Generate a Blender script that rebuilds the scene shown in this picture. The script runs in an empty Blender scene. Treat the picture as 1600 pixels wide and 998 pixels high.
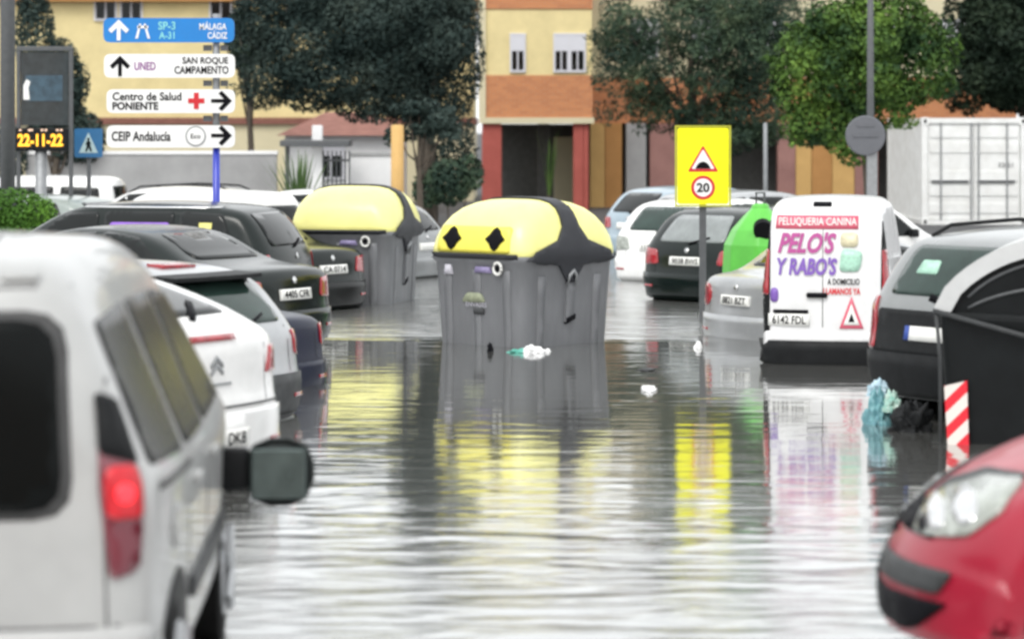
import bpy, bmesh, math, random
from mathutils import Vector, Matrix, geometry
from mathutils.bvhtree import BVHTree
random.seed(11)
sc = bpy.context.scene
COL = sc.collection
F, HZ, CH = 4444.0, 205.0, 2.2
def X(px, Y): return (px-800.0)/F*Y
def Z(py, Y): return CH-(py-HZ)/F*Y

# ------------------------------------------------------------------ materials
MATS = {}
def nmat(name):
    m = bpy.data.materials.new(name); m.use_nodes = True
    nt = m.node_tree; b = nt.nodes['Principled BSDF']
    return m, nt, b
def setp(b, **k):
    for a, v in k.items():
        b.inputs[a.replace('_', ' ')].default_value = v
def rgba(c): return (c[0], c[1], c[2], 1)
def mottled(name, c, rough=.6, amt=.18, scale=6., metal=0., coat=0., bump=0., bscale=40., spec=.5, c2=None, emis=None, stretch=None):
    """base colour varied by noise = dirt and wear of the material itself"""
    if name in MATS: return MATS[name]
    m, nt, b = nmat(name)
    setp(b, Roughness=rough, Metallic=metal)
    b.inputs['Coat Weight'].default_value = coat
    b.inputs['Coat Roughness'].default_value = .06
    b.inputs['Specular IOR Level'].default_value = spec
    tc = nt.nodes.new('ShaderNodeTexCoord'); mp = nt.nodes.new('ShaderNodeMapping')
    nt.links.new(tc.outputs['Object'], mp.inputs[0])
    if stretch: mp.inputs['Scale'].default_value = stretch
    n = nt.nodes.new('ShaderNodeTexNoise'); n.inputs['Scale'].default_value = scale; n.inputs['Detail'].default_value = 6; n.inputs['Roughness'].default_value = .65
    nt.links.new(mp.outputs[0], n.inputs['Vector'])
    r = nt.nodes.new('ShaderNodeValToRGB')
    r.color_ramp.elements[0].position = .3; r.color_ramp.elements[1].position = .72
    d = c2 if c2 else tuple(x*(1-amt) for x in c)
    r.color_ramp.elements[0].color = rgba(d); r.color_ramp.elements[1].color = rgba(c)
    nt.links.new(n.outputs['Fac'], r.inputs[0]); nt.links.new(r.outputs[0], b.inputs['Base Color'])
    mr = nt.nodes.new('ShaderNodeMapRange'); mr.inputs['To Min'].default_value = min(1, rough*1.35); mr.inputs['To Max'].default_value = rough*.75
    nt.links.new(n.outputs['Fac'], mr.inputs['Value']); nt.links.new(mr.outputs[0], b.inputs['Roughness'])
    if bump:
        n2 = nt.nodes.new('ShaderNodeTexNoise'); n2.inputs['Scale'].default_value = bscale; n2.inputs['Detail'].default_value = 4
        nt.links.new(mp.outputs[0], n2.inputs['Vector'])
        bp = nt.nodes.new('ShaderNodeBump'); bp.inputs['Strength'].default_value = bump; bp.inputs['Distance'].default_value = .02
        nt.links.new(n2.outputs['Fac'], bp.inputs['Height']); nt.links.new(bp.outputs[0], b.inputs['Normal'])
    if emis:
        b.inputs['Emission Color'].default_value = rgba(emis[0]); b.inputs['Emission Strength'].default_value = emis[1]
    MATS[name] = m
    return m
def paint(name, c, rough=.28, coat=.5, metal=0., spec=.4): return mottled('paint_'+name, c, rough=rough, amt=.2, scale=2.2, coat=coat, metal=metal, spec=spec)
GLASS = mottled('window_glass', (.006, .008, .008), rough=.06, amt=.3, scale=3, spec=.28)
GLASSG = mottled('green_glass', (.025, .048, .040), rough=.07, amt=.5, scale=3, spec=.35)
BLK = mottled('black_plastic', (.012, .013, .014), rough=.5, amt=.35, scale=9, spec=.14)
DGREY = mottled('grey_plastic', (.055, .058, .06), rough=.5, amt=.3, scale=9, spec=.2)
RUB = mottled('rubber', (.010, .010, .010), rough=.8, amt=.3, spec=.1)
RIM = mottled('wheel_alloy', (.45, .46, .47), rough=.3, metal=.8)
REDL = mottled('red_lamp', (.38, .012, .022), rough=.12, amt=.45, scale=14, coat=.8)
WHTL = mottled('clear_lamp', (.40, .43, .39), rough=.2, amt=.5, scale=18, coat=.3)
CHROME = mottled('chrome', (.7, .7, .7), rough=.15, metal=1.)
PLATE = mottled('plate_white', (.75, .75, .72), rough=.4, amt=.12)
INK = mottled('black_ink', (.006, .006, .008), rough=.6, spec=.08)
BLUE = mottled('blue_ink', (.02, .06, .3), rough=.4)
GALV = mottled('galvanised_steel', (.30, .31, .32), rough=.5, metal=.4, amt=.25, scale=12)
DPOLE = mottled('dark_grey_steel', (.085, .09, .095), rough=.5, amt=.25, scale=12)

# ------------------------------------------------------------------ object helpers
def mesh_obj(name, verts, faces, mat, parent=None, smooth=False, mats=None, idx=None):
    me = bpy.data.meshes.new(name)
    me.from_pydata([tuple(v) for v in verts], [], faces); me.update()
    o = bpy.data.objects.new(name, me); COL.objects.link(o)
    for m in (mats or [mat]): me.materials.append(m)
    if idx:
        for p, i in zip(me.polygons, idx): p.material_index = i
    if smooth:
        me.polygons.foreach_set('use_smooth', [True]*len(me.polygons))
    if parent: o.parent = parent
    return o
def empty(name, loc, rz=0.):
    o = bpy.data.objects.new(name, None); COL.objects.link(o)
    o.location = loc; o.rotation_euler = (0, 0, rz); o.empty_display_size = .2
    return o
def tag(o, label, cat, group=None):
    o['label'] = label; o['category'] = cat
    if group: o['group'] = group
    return o
def struct(o): o['kind'] = 'structure'; return o
class MB:
    def __init__(s): s.v = []; s.f = []; s.i = []; s.cur = 0
    def add(s, vs, fs):
        n = len(s.v); s.v += [Vector(v) for v in vs]; s.f += [tuple(a+n for a in f) for f in fs]; s.i += [s.cur]*len(fs); return s
    def box(s, x0, x1, y0, y1, z0, z1):
        vs = [(x, y, z) for z in (z0, z1) for y in (y0, y1) for x in (x0, x1)]
        return s.add(vs, [(0,2,3,1),(4,5,7,6),(0,1,5,4),(2,6,7,3),(0,4,6,2),(1,3,7,5)])
    def bbox(s, x0, x1, y0, y1, z0, z1, r=.01):
        """box with chamfered edges"""
        bm = bmesh.new(); bmesh.ops.create_cube(bm, size=1)
        for v in bm.verts: v.co = Vector(((x0+x1)/2+v.co.x*(x1-x0), (y0+y1)/2+v.co.y*(y1-y0), (z0+z1)/2+v.co.z*(z1-z0)))
        bmesh.ops.bevel(bm, geom=bm.edges[:], offset=r, segments=2, affect='EDGES', profile=.5)
        bm.verts.index_update()
        s.add([v.co.copy() for v in bm.verts], [[v.index for v in f.verts] for f in bm.faces]); bm.free(); return s
    def tube(s, pts, rads, n=10, cap=True):
        pts = [Vector(p) for p in pts]
        if not isinstance(rads, (list, tuple)): rads = [rads]*len(pts)
        b = len(s.v); m = len(pts)
        for k, (p, r) in enumerate(zip(pts, rads)):
            d = (pts[min(k+1, m-1)]-pts[max(k-1, 0)]).normalized()
            a = d.cross(Vector((0,0,1)) if abs(d.z) < .9 else Vector((1,0,0))).normalized(); c = d.cross(a)
            for j in range(n):
                t = 2*math.pi*j/n; s.v.append(p+a*math.cos(t)*r+c*math.sin(t)*r)
        for k in range(m-1):
            for j in range(n):
                s.f.append((b+k*n+j, b+k*n+(j+1)%n, b+(k+1)*n+(j+1)%n, b+(k+1)*n+j)); s.i.append(s.cur)
        if cap:
            s.f.append(tuple(b+j for j in range(n))[::-1]); s.f.append(tuple(b+(m-1)*n+j for j in range(n))); s.i += [s.cur, s.cur]
        return s
    def build(s, name, mat, parent=None, smooth=False, mats=None):
        return mesh_obj(name, s.v, s.f, mat, parent, smooth, mats, s.i if mats else None)
def fill2d(poly, step):
    """triangulated filling of a 2D polygon with interior grid points"""
    P = [Vector(p) for p in poly]; B = []
    n = len(P)
    for i in range(n):
        a, b = P[i], P[(i+1) % n]; k = max(1, int((b-a).length/step))
        for j in range(k): B.append(a.lerp(b, j/k))
    nb = len(B)
    x0 = min(p.x for p in B); x1 = max(p.x for p in B); y0 = min(p.y for p in B); y1 = max(p.y for p in B)
    pts = list(B); y = y0+step*.5; r = 0
    def inside(q):
        c = False; j = nb-1
        for i in range(nb):
            a, b = B[i], B[j]
            if (a.y > q.y) != (b.y > q.y) and q.x < (b.x-a.x)*(q.y-a.y)/(b.y-a.y)+a.x: c = not c
            j = i
        return c
    while y < y1:
        x = x0+step*(.5 if r % 2 else .25)
        while x < x1:
            q = Vector((x, y))
            if inside(q) and min((q-b).length_squared for b in B) > (step*.35)**2: pts.append(q)
            x += step
        y += step*.87; r += 1
    ed = [(i, (i+1) % nb) for i in range(nb)]
    vo, eo, fo, *_ = geometry.delaunay_2d_cdt(pts, ed, [], 1, 1e-5)
    return [Vector(v) for v in vo], [tuple(f) for f in fo]
def chaikin(P, n=2, closed=True, q=.25):
    P = [Vector(p) for p in P]
    for _ in range(n):
        R = []
        m = len(P)
        for i in range(m if closed else m-1):
            a, b = P[i], P[(i+1) % m]
            R += [a.lerp(b, q), a.lerp(b, 1-q)]
        if not closed: R = [P[0]]+R+[P[-1]]
        P = R
    return P
def rnd(P, r=.04):
    """round polygon corners by radius r"""
    P = [Vector(p) for p in P]; R = []; m = len(P)
    for i in range(m):
        a, b, c = P[i-1], P[i], P[(i+1) % m]
        ra = min(r, (a-b).length*.45); rc = min(r, (c-b).length*.45)
        p, q = b+(a-b).normalized()*ra, b+(c-b).normalized()*rc
        for t in (0, .33, .67, 1): R.append(p*(1-t)**2+b*2*t*(1-t)+q*t*t)
    return R
def proj_pts(bvh, pts, ang, off, pitch=None):
    d = Vector((math.cos(math.radians(ang)), math.sin(math.radians(ang)), 0)); rt = Vector((d.y, -d.x, 0)); up = Vector((0,0,1))
    if pitch == 'top': d = Vector((0,0,-1)); rt = Vector((1,0,0)); up = Vector((0,1,0))
    out = []
    for p in pts:
        o = rt*p[0]+up*p[1]-d*20
        h, n, i, ds = bvh.ray_cast(o, d, 60)
        if h is None: out.append(None); continue
        if n.dot(d) > 0: n = -n
        out.append((h+n*(off+(p[2] if len(p) > 2 else 0)), n))
    return out
def decal(bvh, name, poly, ang, mat, parent, off=.006, step=.07, pitch=None, smooth=True, edge=True):
    """a thin panel laid on the surface of a body (window, lamp, trim ...)"""
    vs, fs = fill2d(poly, step)
    pr = proj_pts(bvh, vs, ang, off, pitch)
    V = []; mp = {}
    for i, r in enumerate(pr):
        if r: mp[i] = len(V); V.append(r)
    Fc = [tuple(mp[a] for a in f) for f in fs if all(a in mp for a in f)]
    if not Fc: return None
    verts = [v for v, n in V]; cnt = {}
    for f in Fc:
        for a, b in zip(f, f[1:]+f[:1]): cnt[(a, b)] = 1
    if edge:
        dup = {}
        for (a, b) in list(cnt):
            if (b, a) not in cnt:
                for q in (a, b):
                    if q not in dup: dup[q] = len(verts); verts.append(V[q][0]-V[q][1]*(off+.006))
                Fc.append((b, a, dup[a], dup[b]))
    o = mesh_obj(name, verts, Fc, mat, parent, False)
    me = o.data
    bm = bmesh.new(); bm.from_mesh(me); bmesh.ops.recalc_face_normals(bm, faces=bm.faces); bm.to_mesh(me); bm.free()
    if smooth:
        for p in me.polygons: p.use_smooth = len(p.vertices) == 3
    return o
def text_verts(s, w, h, shear=0., bold=.0, spacing=1.):
    cu = bpy.data.curves.new('t', 'FONT'); cu.body = s; cu.shear = shear; cu.offset = bold; cu.resolution_u = 3; cu.space_character = spacing; cu.extrude = .0
    o = bpy.data.objects.new('t', cu); COL.objects.link(o); bpy.context.view_layer.update()
    me = bpy.data.meshes.new_from_object(o.evaluated_get(bpy.context.evaluated_depsgraph_get()))
    vs = [v.co.copy() for v in me.vertices]; fs = [tuple(p.vertices) for p in me.polygons]
    bpy.data.objects.remove(o); bpy.data.curves.remove(cu); bpy.data.meshes.remove(me)
    x0 = min(v.x for v in vs); x1 = max(v.x for v in vs); y0 = min(v.y for v in vs); y1 = max(v.y for v in vs)
    return [Vector(((v.x-(x0+x1)/2)*w/(x1-x0), (v.y-(y0+y1)/2)*h/(y1-y0), 0)) for v in vs], fs
def text_on(bvh, name, s, cu, cv, w, h, ang, mat, parent, off=.014, **k):
    vs, fs = text_verts(s, w, h, **k)
    pr = proj_pts(bvh, [(v.x+cu, v.y+cv) for v in vs], ang, off)
    if any(p is None for p in pr): return None
    return mesh_obj(name, [p[0] for p in pr], fs, mat, parent)
def text_flat(name, s, x, y, z, w, h, mat, parent, **k):
    """lettering in an x-z plane that faces -y"""
    vs, fs = text_verts(s, w, h, **k)
    return mesh_obj(name, [(x+v.x, y, z+v.y) for v in vs], fs, mat, parent)
def poly_flat(name, poly, y, mat, parent, th=.004):
    n = len(poly)
    vs = [(p[0], y, p[1]) for p in poly]+[(p[0], y+th, p[1]) for p in poly]
    fs = [tuple(range(n)), tuple(range(2*n-1, n-1, -1))]+[(i, i+n, (i+1) % n+n, (i+1) % n) for i in range(n)]
    o = mesh_obj(name, vs, fs, mat, parent)
    bm = bmesh.new(); bm.from_mesh(o.data); bmesh.ops.recalc_face_normals(bm, faces=bm.faces); bm.to_mesh(o.data); bm.free()
    return o
def circle(cx, cz, r, n=24): return [(cx+r*math.cos(2*math.pi*i/n), cz+r*math.sin(2*math.pi*i/n)) for i in range(n)]
def rrect(x0, x1, z0, z1, r=.03): return [tuple(p) for p in rnd([(x0,z0),(x1,z0),(x1,z1),(x0,z1)], r)]

# ------------------------------------------------------------------ car body
PROF = {
 'hatch': dict(L=3.95, pts=[(.10,.22),(.01,.34),(0,.55),(.05,.68),(.09,.98),(.52,1.38),(.95,1.45),(1.9,1.47),(2.35,1.37),(3.0,1.0),(3.65,.86),(3.9,.7),(3.95,.45),(3.9,.22)], belt=.93,
    rw=[(-.54,1.0),(.54,1.0),(.46,1.34),(-.46,1.34)], sw=[[(1.40,.99),(2.72,1.0),(2.12,1.35),(1.40,1.38)],[(.62,1.02),(1.33,.99),(1.33,1.38),(.82,1.34)]], fw=[(-.62,1.06),(.62,1.06),(.5,1.34),(-.5,1.34)]),
 'coupe': dict(L=4.25, pts=[(.10,.20),(.01,.34),(0,.58),(.05,.72),(.06,1.02),(.16,1.10),(.95,1.34),(1.6,1.43),(2.2,1.42),(2.6,1.33),(3.25,1.0),(3.95,.84),(4.2,.66),(4.25,.4),(4.2,.22)], belt=.93,
    rw=[(-.52,1.14),(.52,1.14),(.44,1.33),(-.44,1.33)], sw=[[(1.55,.99),(2.95,1.0),(2.38,1.32),(1.55,1.36)],[(.70,1.02),(1.48,.99),(1.48,1.36),(1.1,1.30)]], fw=[(-.62,1.06),(.62,1.06),(.5,1.32),(-.5,1.32)]),
 'sedan': dict(L=4.45, pts=[(.10,.22),(.01,.34),(0,.56),(.04,.7),(.07,.98),(.2,1.03),(.80,1.07),(1.35,1.36),(1.85,1.42),(2.4,1.41),(2.75,1.3),(3.2,1.0),(4.1,.86),(4.4,.68),(4.45,.42),(4.4,.22)], belt=.93,
    rw=[(-.54,1.10),(.54,1.10),(.44,1.34),(-.44,1.34)], sw=[[(1.95,.99),(3.1,1.0),(2.6,1.30),(1.95,1.37)],[(1.0,1.02),(1.88,.99),(1.88,1.37),(1.45,1.32)]], fw=[(-.62,1.06),(.62,1.06),(.5,1.32),(-.5,1.32)]),
 'wagon': dict(L=4.4, pts=[(.10,.22),(.01,.36),(0,.6),(.05,.72),(.09,1.0),(.40,1.40),(.72,1.48),(1.6,1.52),(2.3,1.49),(2.65,1.38),(3.2,1.02),(4.05,.88),(4.35,.7),(4.4,.42),(4.35,.22)], belt=.95,
    rw=[(-.56,1.02),(.56,1.02),(.50,1.38),(-.50,1.38)], sw=[[(2.1,1.0),(3.0,1.02),(2.48,1.38),(2.1,1.40)],[(1.22,1.0),(2.03,1.0),(2.03,1.40),(1.22,1.41)],[(.52,1.04),(1.15,1.0),(1.15,1.41),(.66,1.38)]], fw=[(-.64,1.08),(.64,1.08),(.52,1.38),(-.52,1.38)]),
 'van': dict(L=4.05, pts=[(.10,.24),(.01,.36),(0,.6),(.01,1.0),(.06,1.5),(.14,1.76),(.36,1.83),(1.6,1.85),(2.35,1.80),(2.7,1.62),(3.25,1.14),(3.85,.95),(4.0,.75),(4.05,.45),(4.0,.24)], belt=1.05,
    rw=[(-.56,1.0),(.56,1.0),(.52,1.62),(-.52,1.62)], sw=[[(2.0,1.08),(3.0,1.1),(2.55,1.55),(2.0,1.60)],[(1.12,1.08),(1.9,1.08),(1.9,1.60),(1.12,1.61)],[(.28,1.1),(1.0,1.08),(1.0,1.61),(.34,1.58)]], fw=[(-.68,1.2),(.68,1.2),(.58,1.62),(-.58,1.62)]),
 'mpv': dict(L=4.25, pts=[(.10,.22),(.01,.36),(0,.6),(.03,1.0),(.28,1.50),(.6,1.60),(1.6,1.64),(2.2,1.58),(2.55,1.46),(3.2,1.10),(3.65,.965),(3.98,.83),(4.14,.70),(4.22,.55),(4.25,.40),(4.22,.24)], belt=1.0,
    rw=[(-.56,1.05),(.56,1.05),(.52,1.46),(-.52,1.46)], sw=[[(1.9,1.04),(2.95,1.08),(2.45,1.44),(1.9,1.5)],[(1.0,1.04),(1.8,1.04),(1.8,1.5),(1.0,1.52)]], fw=[(-.66,1.15),(.66,1.15),(.55,1.46),(-.55,1.46)]),
}
def car_body(kind, hw, sx=1., sz=1., tum=.30, rad=.10, curve=.13, taper=.10, fc=1.6):
    P = PROF[kind]; L = P['L']*sx
    base = [Vector((x*sx, z*sz)) for x, z in P['pts']]
    out = chaikin(base, 2, True, .22)
    R = []
    for i, p in enumerate(out):          # resample long edges
        q = out[(i+1) % len(out)]; k = max(1, int((q-p).length/.22))
        for j in range(k): R.append(p.lerp(q, j/k))
    out = R; n = len(out); belt = P['belt']*sz
    nor = []
    for i in range(n):
        t = (out[(i+1) % n]-out[i-1]).normalized(); nor.append(Vector((-t.y, t.x)))
    area = sum(out[i].x*out[(i+1) % n].y-out[(i+1) % n].x*out[i].y for i in range(n))
    if area > 0: nor = [-v for v in nor]
    def W(x, z):
        t = abs(2*x/L-1)
        w = hw*(1-taper*t**4)
        if z > belt: w -= tum*(z-belt)+.012
        else: w -= .05*((belt-z)/belt)**2
        return w
    ss = [-1, -.985, -.955, -.91, -.85, -.76, -.62, -.42, -.2, 0, .2, .42, .62, .76, .85, .91, .955, .985, 1]
    V = []; Fs = []
    s0 = .80
    rings = []
    for s in ss:
        a = max(0, (abs(s)-s0)/(1-s0)); ins = rad*(1-math.sqrt(max(0, 1-a*a)))
        ring = []
        for p, m in zip(out, nor):
            q = p-m*ins
            ef = max(0., min(1., (q.x-(L-.95))/.95)); er = max(0., min(1., (.5-q.x)/.5))
            q = Vector((q.x-(ef**1.5)*curve*fc*abs(s)**2.6+er*curve*abs(s)**2.4, q.y-(.03*s*s if m.y > .4 else 0)))
            ring.append(q)
        rings.append(ring)
        for q in ring: V.append(Vector((q.x, s*W(q.x, q.y), q.y)))
    for k in range(len(ss)-1):
        for i in range(n):
            Fs.append((k*n+i, k*n+(i+1) % n, (k+1)*n+(i+1) % n, (k+1)*n+i))
    for sgn, ring in ((-1, rings[0]), (1, rings[-1])):
        vs, fs = fill2d(ring, .10)
        b = len(V)
        V += [Vector((v.x, sgn*W(v.x, v.y), v.y)) for v in vs]
        Fs += [tuple(b+a for a in f) for f in fs]
    bm = bmesh.new(); bv = [bm.verts.new(v) for v in V]
    for f in Fs:
        try: bm.faces.new([bv[a] for a in f])
        except ValueError: pass
    bmesh.ops.remove_doubles(bm, verts=bm.verts, dist=.0015)
    bmesh.ops.recalc_face_normals(bm, faces=bm.faces)
    me = bpy.data.meshes.new('body'); bm.to_mesh(me)
    bvh = BVHTree.FromBMesh(bm); bm.free()
    me.polygons.foreach_set('use_smooth', [True]*len(me.polygons))
    return me, bvh, W, L
CARS = 'cars standing in the flooded street'
def car(name, label, cat, kind, px, Y, head, paintm, flood=.28, hw=.85, sx=1., sz=1., corner='R', glass=None, tail='block', plate='', bumper=None, rails=False, spoiler=None, group=CARS, rear_window=True, side_windows=True, wheels=True, tailm=None, mirrors=True, antenna=False, mz=None, **kw):
    glass = glass or GLASS
    me, bvh, W, L = car_body(kind, hw, sx, sz, **kw)
    P = PROF[kind]
    h = math.radians(head); d = Vector((math.sin(h), math.cos(h), 0)); right = Vector((math.cos(h), -math.sin(h), 0))
    if corner == 'R': o0 = Vector((X(px, Y), Y, -flood))-right*(hw*.93)
    elif corner == 'L': o0 = Vector((X(px, Y), Y, -flood))+right*(hw*.93)
    else: o0 = Vector((px, Y, -flood))
    t = empty(name, o0, math.atan2(d.y, d.x)); tag(t, label, cat, group)
    b = bpy.data.objects.new('body', me); COL.objects.link(b); me.materials.append(paintm); b.parent = t
    S = lambda pl: [(x, z*sz) for x, z in pl]
    if rear_window: decal(bvh, 'rear_window', rnd(S(P['rw']), .06), 0, glass, t)
    if P['fw']: decal(bvh, 'windscreen', rnd(S(P['fw']), .06), 180, glass, t)
    if side_windows:
        for pl in P['sw']:
            pp = [(x*sx, z*sz) for x, z in pl]
            decal(bvh, 'side_window', rnd(pp, .05), 90, glass, t)
            decal(bvh, 'side_window', rnd([(-x, z) for x, z in pp], .05), -90, glass, t)
    bm_ = bumper if bumper else paintm
    hb = .60*sz
    decal(bvh, 'rear_bumper', rnd([(-hw*.93, .30), (hw*.93, .30), (hw*.93, hb), (-hw*.93, hb)], .05), 0, bm_, t, off=.022, step=.1)
    tl = tailm or REDL
    if tail == 'block':
        for s in (-1, 1): decal(bvh, 'tail_light', rnd([(s*hw*.55, .72*sz), (s*hw*.90, .70*sz), (s*hw*.92, .92*sz), (s*hw*.60, .90*sz)], .03), 0, tl, t, off=.01, step=.05)
    elif tail == 'round':
        for s in (-1, 1): decal(bvh, 'tail_light', circle(s*hw*.74, .80*sz, .12, 20), 0, tl, t, off=.012, step=.05)
    elif tail == 'corner':
        for s, a in ((1, 35), (-1, -35)):
            c = hw*.98*math.cos(math.radians(a)) 
            u0 = s*hw*.72
            decal(bvh, 'tail_light', rnd([(u0, .74*sz), (u0+s*.20, .72*sz), (u0+s*.20, .92*sz), (u0, .93*sz)], .03), a, tl, t, off=.01, step=.05)
    elif tail == 'tall':
        for s, a in ((1, 40), (-1, -40)):
            u0 = s*hw*.62
            decal(bvh, 'tail_light', rnd([(u0+s*.02, .80*sz), (u0+s*.17, .80*sz), (u0+s*.13, 1.38*sz), (u0+s*.05, 1.38*sz)], .03), a, tl, t, off=.01, step=.06)
    if plate is not None:
        zc = .76*sz if kind in ('sedan', 'wagon', 'van', 'hatch') else .48
        decal(bvh, 'number_plate', rnd([(-.26, zc-.055), (.26, zc-.055), (.26, zc+.055), (-.26, zc+.055)], .01), 0, PLATE, t, off=.026, step=.13)
        if plate: text_on(bvh, 'plate_lettering', plate, 0, zc, .42, .075, 0, INK, t, off=.031, bold=.01)
    if tail in ('block', 'corner', 'round', 'tall') or kind == 'coupe':
        if kind in ('hatch', 'wagon', 'van', 'coupe') and rear_window:
            z0 = P['rw'][0][1]*sz
            decal(bvh, 'rear_wiper', [(-.02, z0-.02), (.01, z0-.03), (.30, z0+.05), (.29, z0+.065)], 0, INK, t, off=.022, step=.1)
        for sg in (-1, 1):
            decal(bvh, 'boot_gap', [(sg*hw*.62, .62*sz), (sg*hw*.62+.007, .62*sz), (sg*hw*.66+.007, .97*sz), (sg*hw*.66, .97*sz)], 0, BLK, t, off=.003, step=.1, edge=False)
            decal(bvh, 'bumper_reflector', rnd([(sg*hw*.62, .42), (sg*hw*.82, .42), (sg*hw*.82, .45), (sg*hw*.62, .45)], .01), 0, REDL, t, off=.03, step=.08)
        if kind != 'coupe': decal(bvh, 'badge', circle(0, .90*sz, .035, 12), 0, CHROME, t, off=.012, step=.04)
    if spoiler:
        zt = spoiler; q = proj_pts(bvh, [(y, zt) for y in (-.5, -.3, 0, .3, .5)], 0, 0)
        vs = []; m = MB()
        for r_, y in zip(q, (-.5, -.3, 0, .3, .5)):
            x = r_[0].x; vs += [(x+.10, y*1.08, zt+.05), (x-.16, y*1.08, zt+.035), (x-.16, y*1.08, zt+.005), (x+.06, y*1.08, zt-.02)]
        m.add(vs, [(4*k+j, 4*k+(j+1) % 4, 4*k+4+(j+1) % 4, 4*k+4+j) for k in range(4) for j in range(4)]+[(0,1,2,3), (19,18,17,16)])
        m.build('spoiler', BLK if spoiler else paintm, t)
    if wheels:
        for xw in (.72*sx, L-.82*sx):
            for s in (-1, 1):
                y = s*(W(xw, .3)-.02)
                a = 90 if s < 0 else -90; ux = xw if s < 0 else -xw
                decal(bvh, 'wheel_arch', [(p[0], p[1]) for p in circle(ux, .33, .37, 28)], a, BLK, t, off=.005, step=.12)
                w = MB(); w.tube([(xw, y-s*.14, .31), (xw, y+s*.028, .31), (xw, y+s*.04, .31)], [.315, .315, .285], 28)
                wo = w.build('wheel', RUB, t)
                r_ = MB(); r_.tube([(xw, y+s*.03, .31), (xw, y+s*.048, .31)], [.21, .20], 24)
                for k in range(5):
                    an = 2*math.pi*k/5
                    r_.tube([(xw, y+s*.055, .31), (xw+.19*math.cos(an), y+s*.052, .31+.19*math.sin(an))], [.035, .03], 6)
                r_.build('rim', RIM, wo)
    if mirrors:
        xm = P['sw'][0][1][0]*sx-.18; zm = mz or P['belt']*sz+.08
        for s in (-1, 1):
            m = MB(); y = s*(W(xm, zm)+.10)
            m.bbox(xm-.07, xm+.05, min(y-s*.10, y+s*.09), max(y-s*.10, y+s*.09), zm-.06, zm+.08, .03)
            m.build('wing_mirror', BLK, t, True)
    for s in (-1, 1):
        for pl in P['sw'][:2]:
            xm = min(p[0] for p in pl)*sx+.16; zm = P['belt']*sz-.10
            m = MB(); y = s*(W(xm, zm)+.012); m.bbox(xm-.09, xm+.09, y-.016, y+.016, zm-.014, zm+.014, .008); m.build('door_handle', paintm if paintm is not BLK else DGREY, t)
    # door gaps
    for pl in P['sw'][:2]:
        xm = min(p[0] for p in pl)*sx-.035
        for a, sg in ((90, 1), (-90, -1)):
            decal(bvh, 'door_gap', [(sg*xm-.006, .32), (sg*xm+.006, .32), (sg*xm+.006, P['belt']*sz-.01), (sg*xm-.006, P['belt']*sz-.01)], a, BLK, t, off=.0025, step=.2)
    if rails:
        for s in (-1, 1):
            xs = [.65*sx, .85*sx, 1.6*sx, 2.3*sx, 2.5*sx]; pts = []
            for k, xx in enumerate(xs):
                hh = bvh.ray_cast(Vector((xx, s*(hw-.30), 5)), Vector((0, 0, -1)))[0]
                pts.append((xx, s*(hw-.30), hh.z+(0.005 if k in (0, 4) else .06)))
            MB().tube(pts, .016, 8).build('roof_rail', BLK, t, True)
    if antenna:
        hh = bvh.ray_cast(Vector((.8*sx, 0, 5)), Vector((0, 0, -1)))[0]
        MB().tube([hh, hh+Vector((-.25, 0, .28))], [.006, .003], 5).build('aerial', BLK, t)
    return t, bvh, W, L

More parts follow.
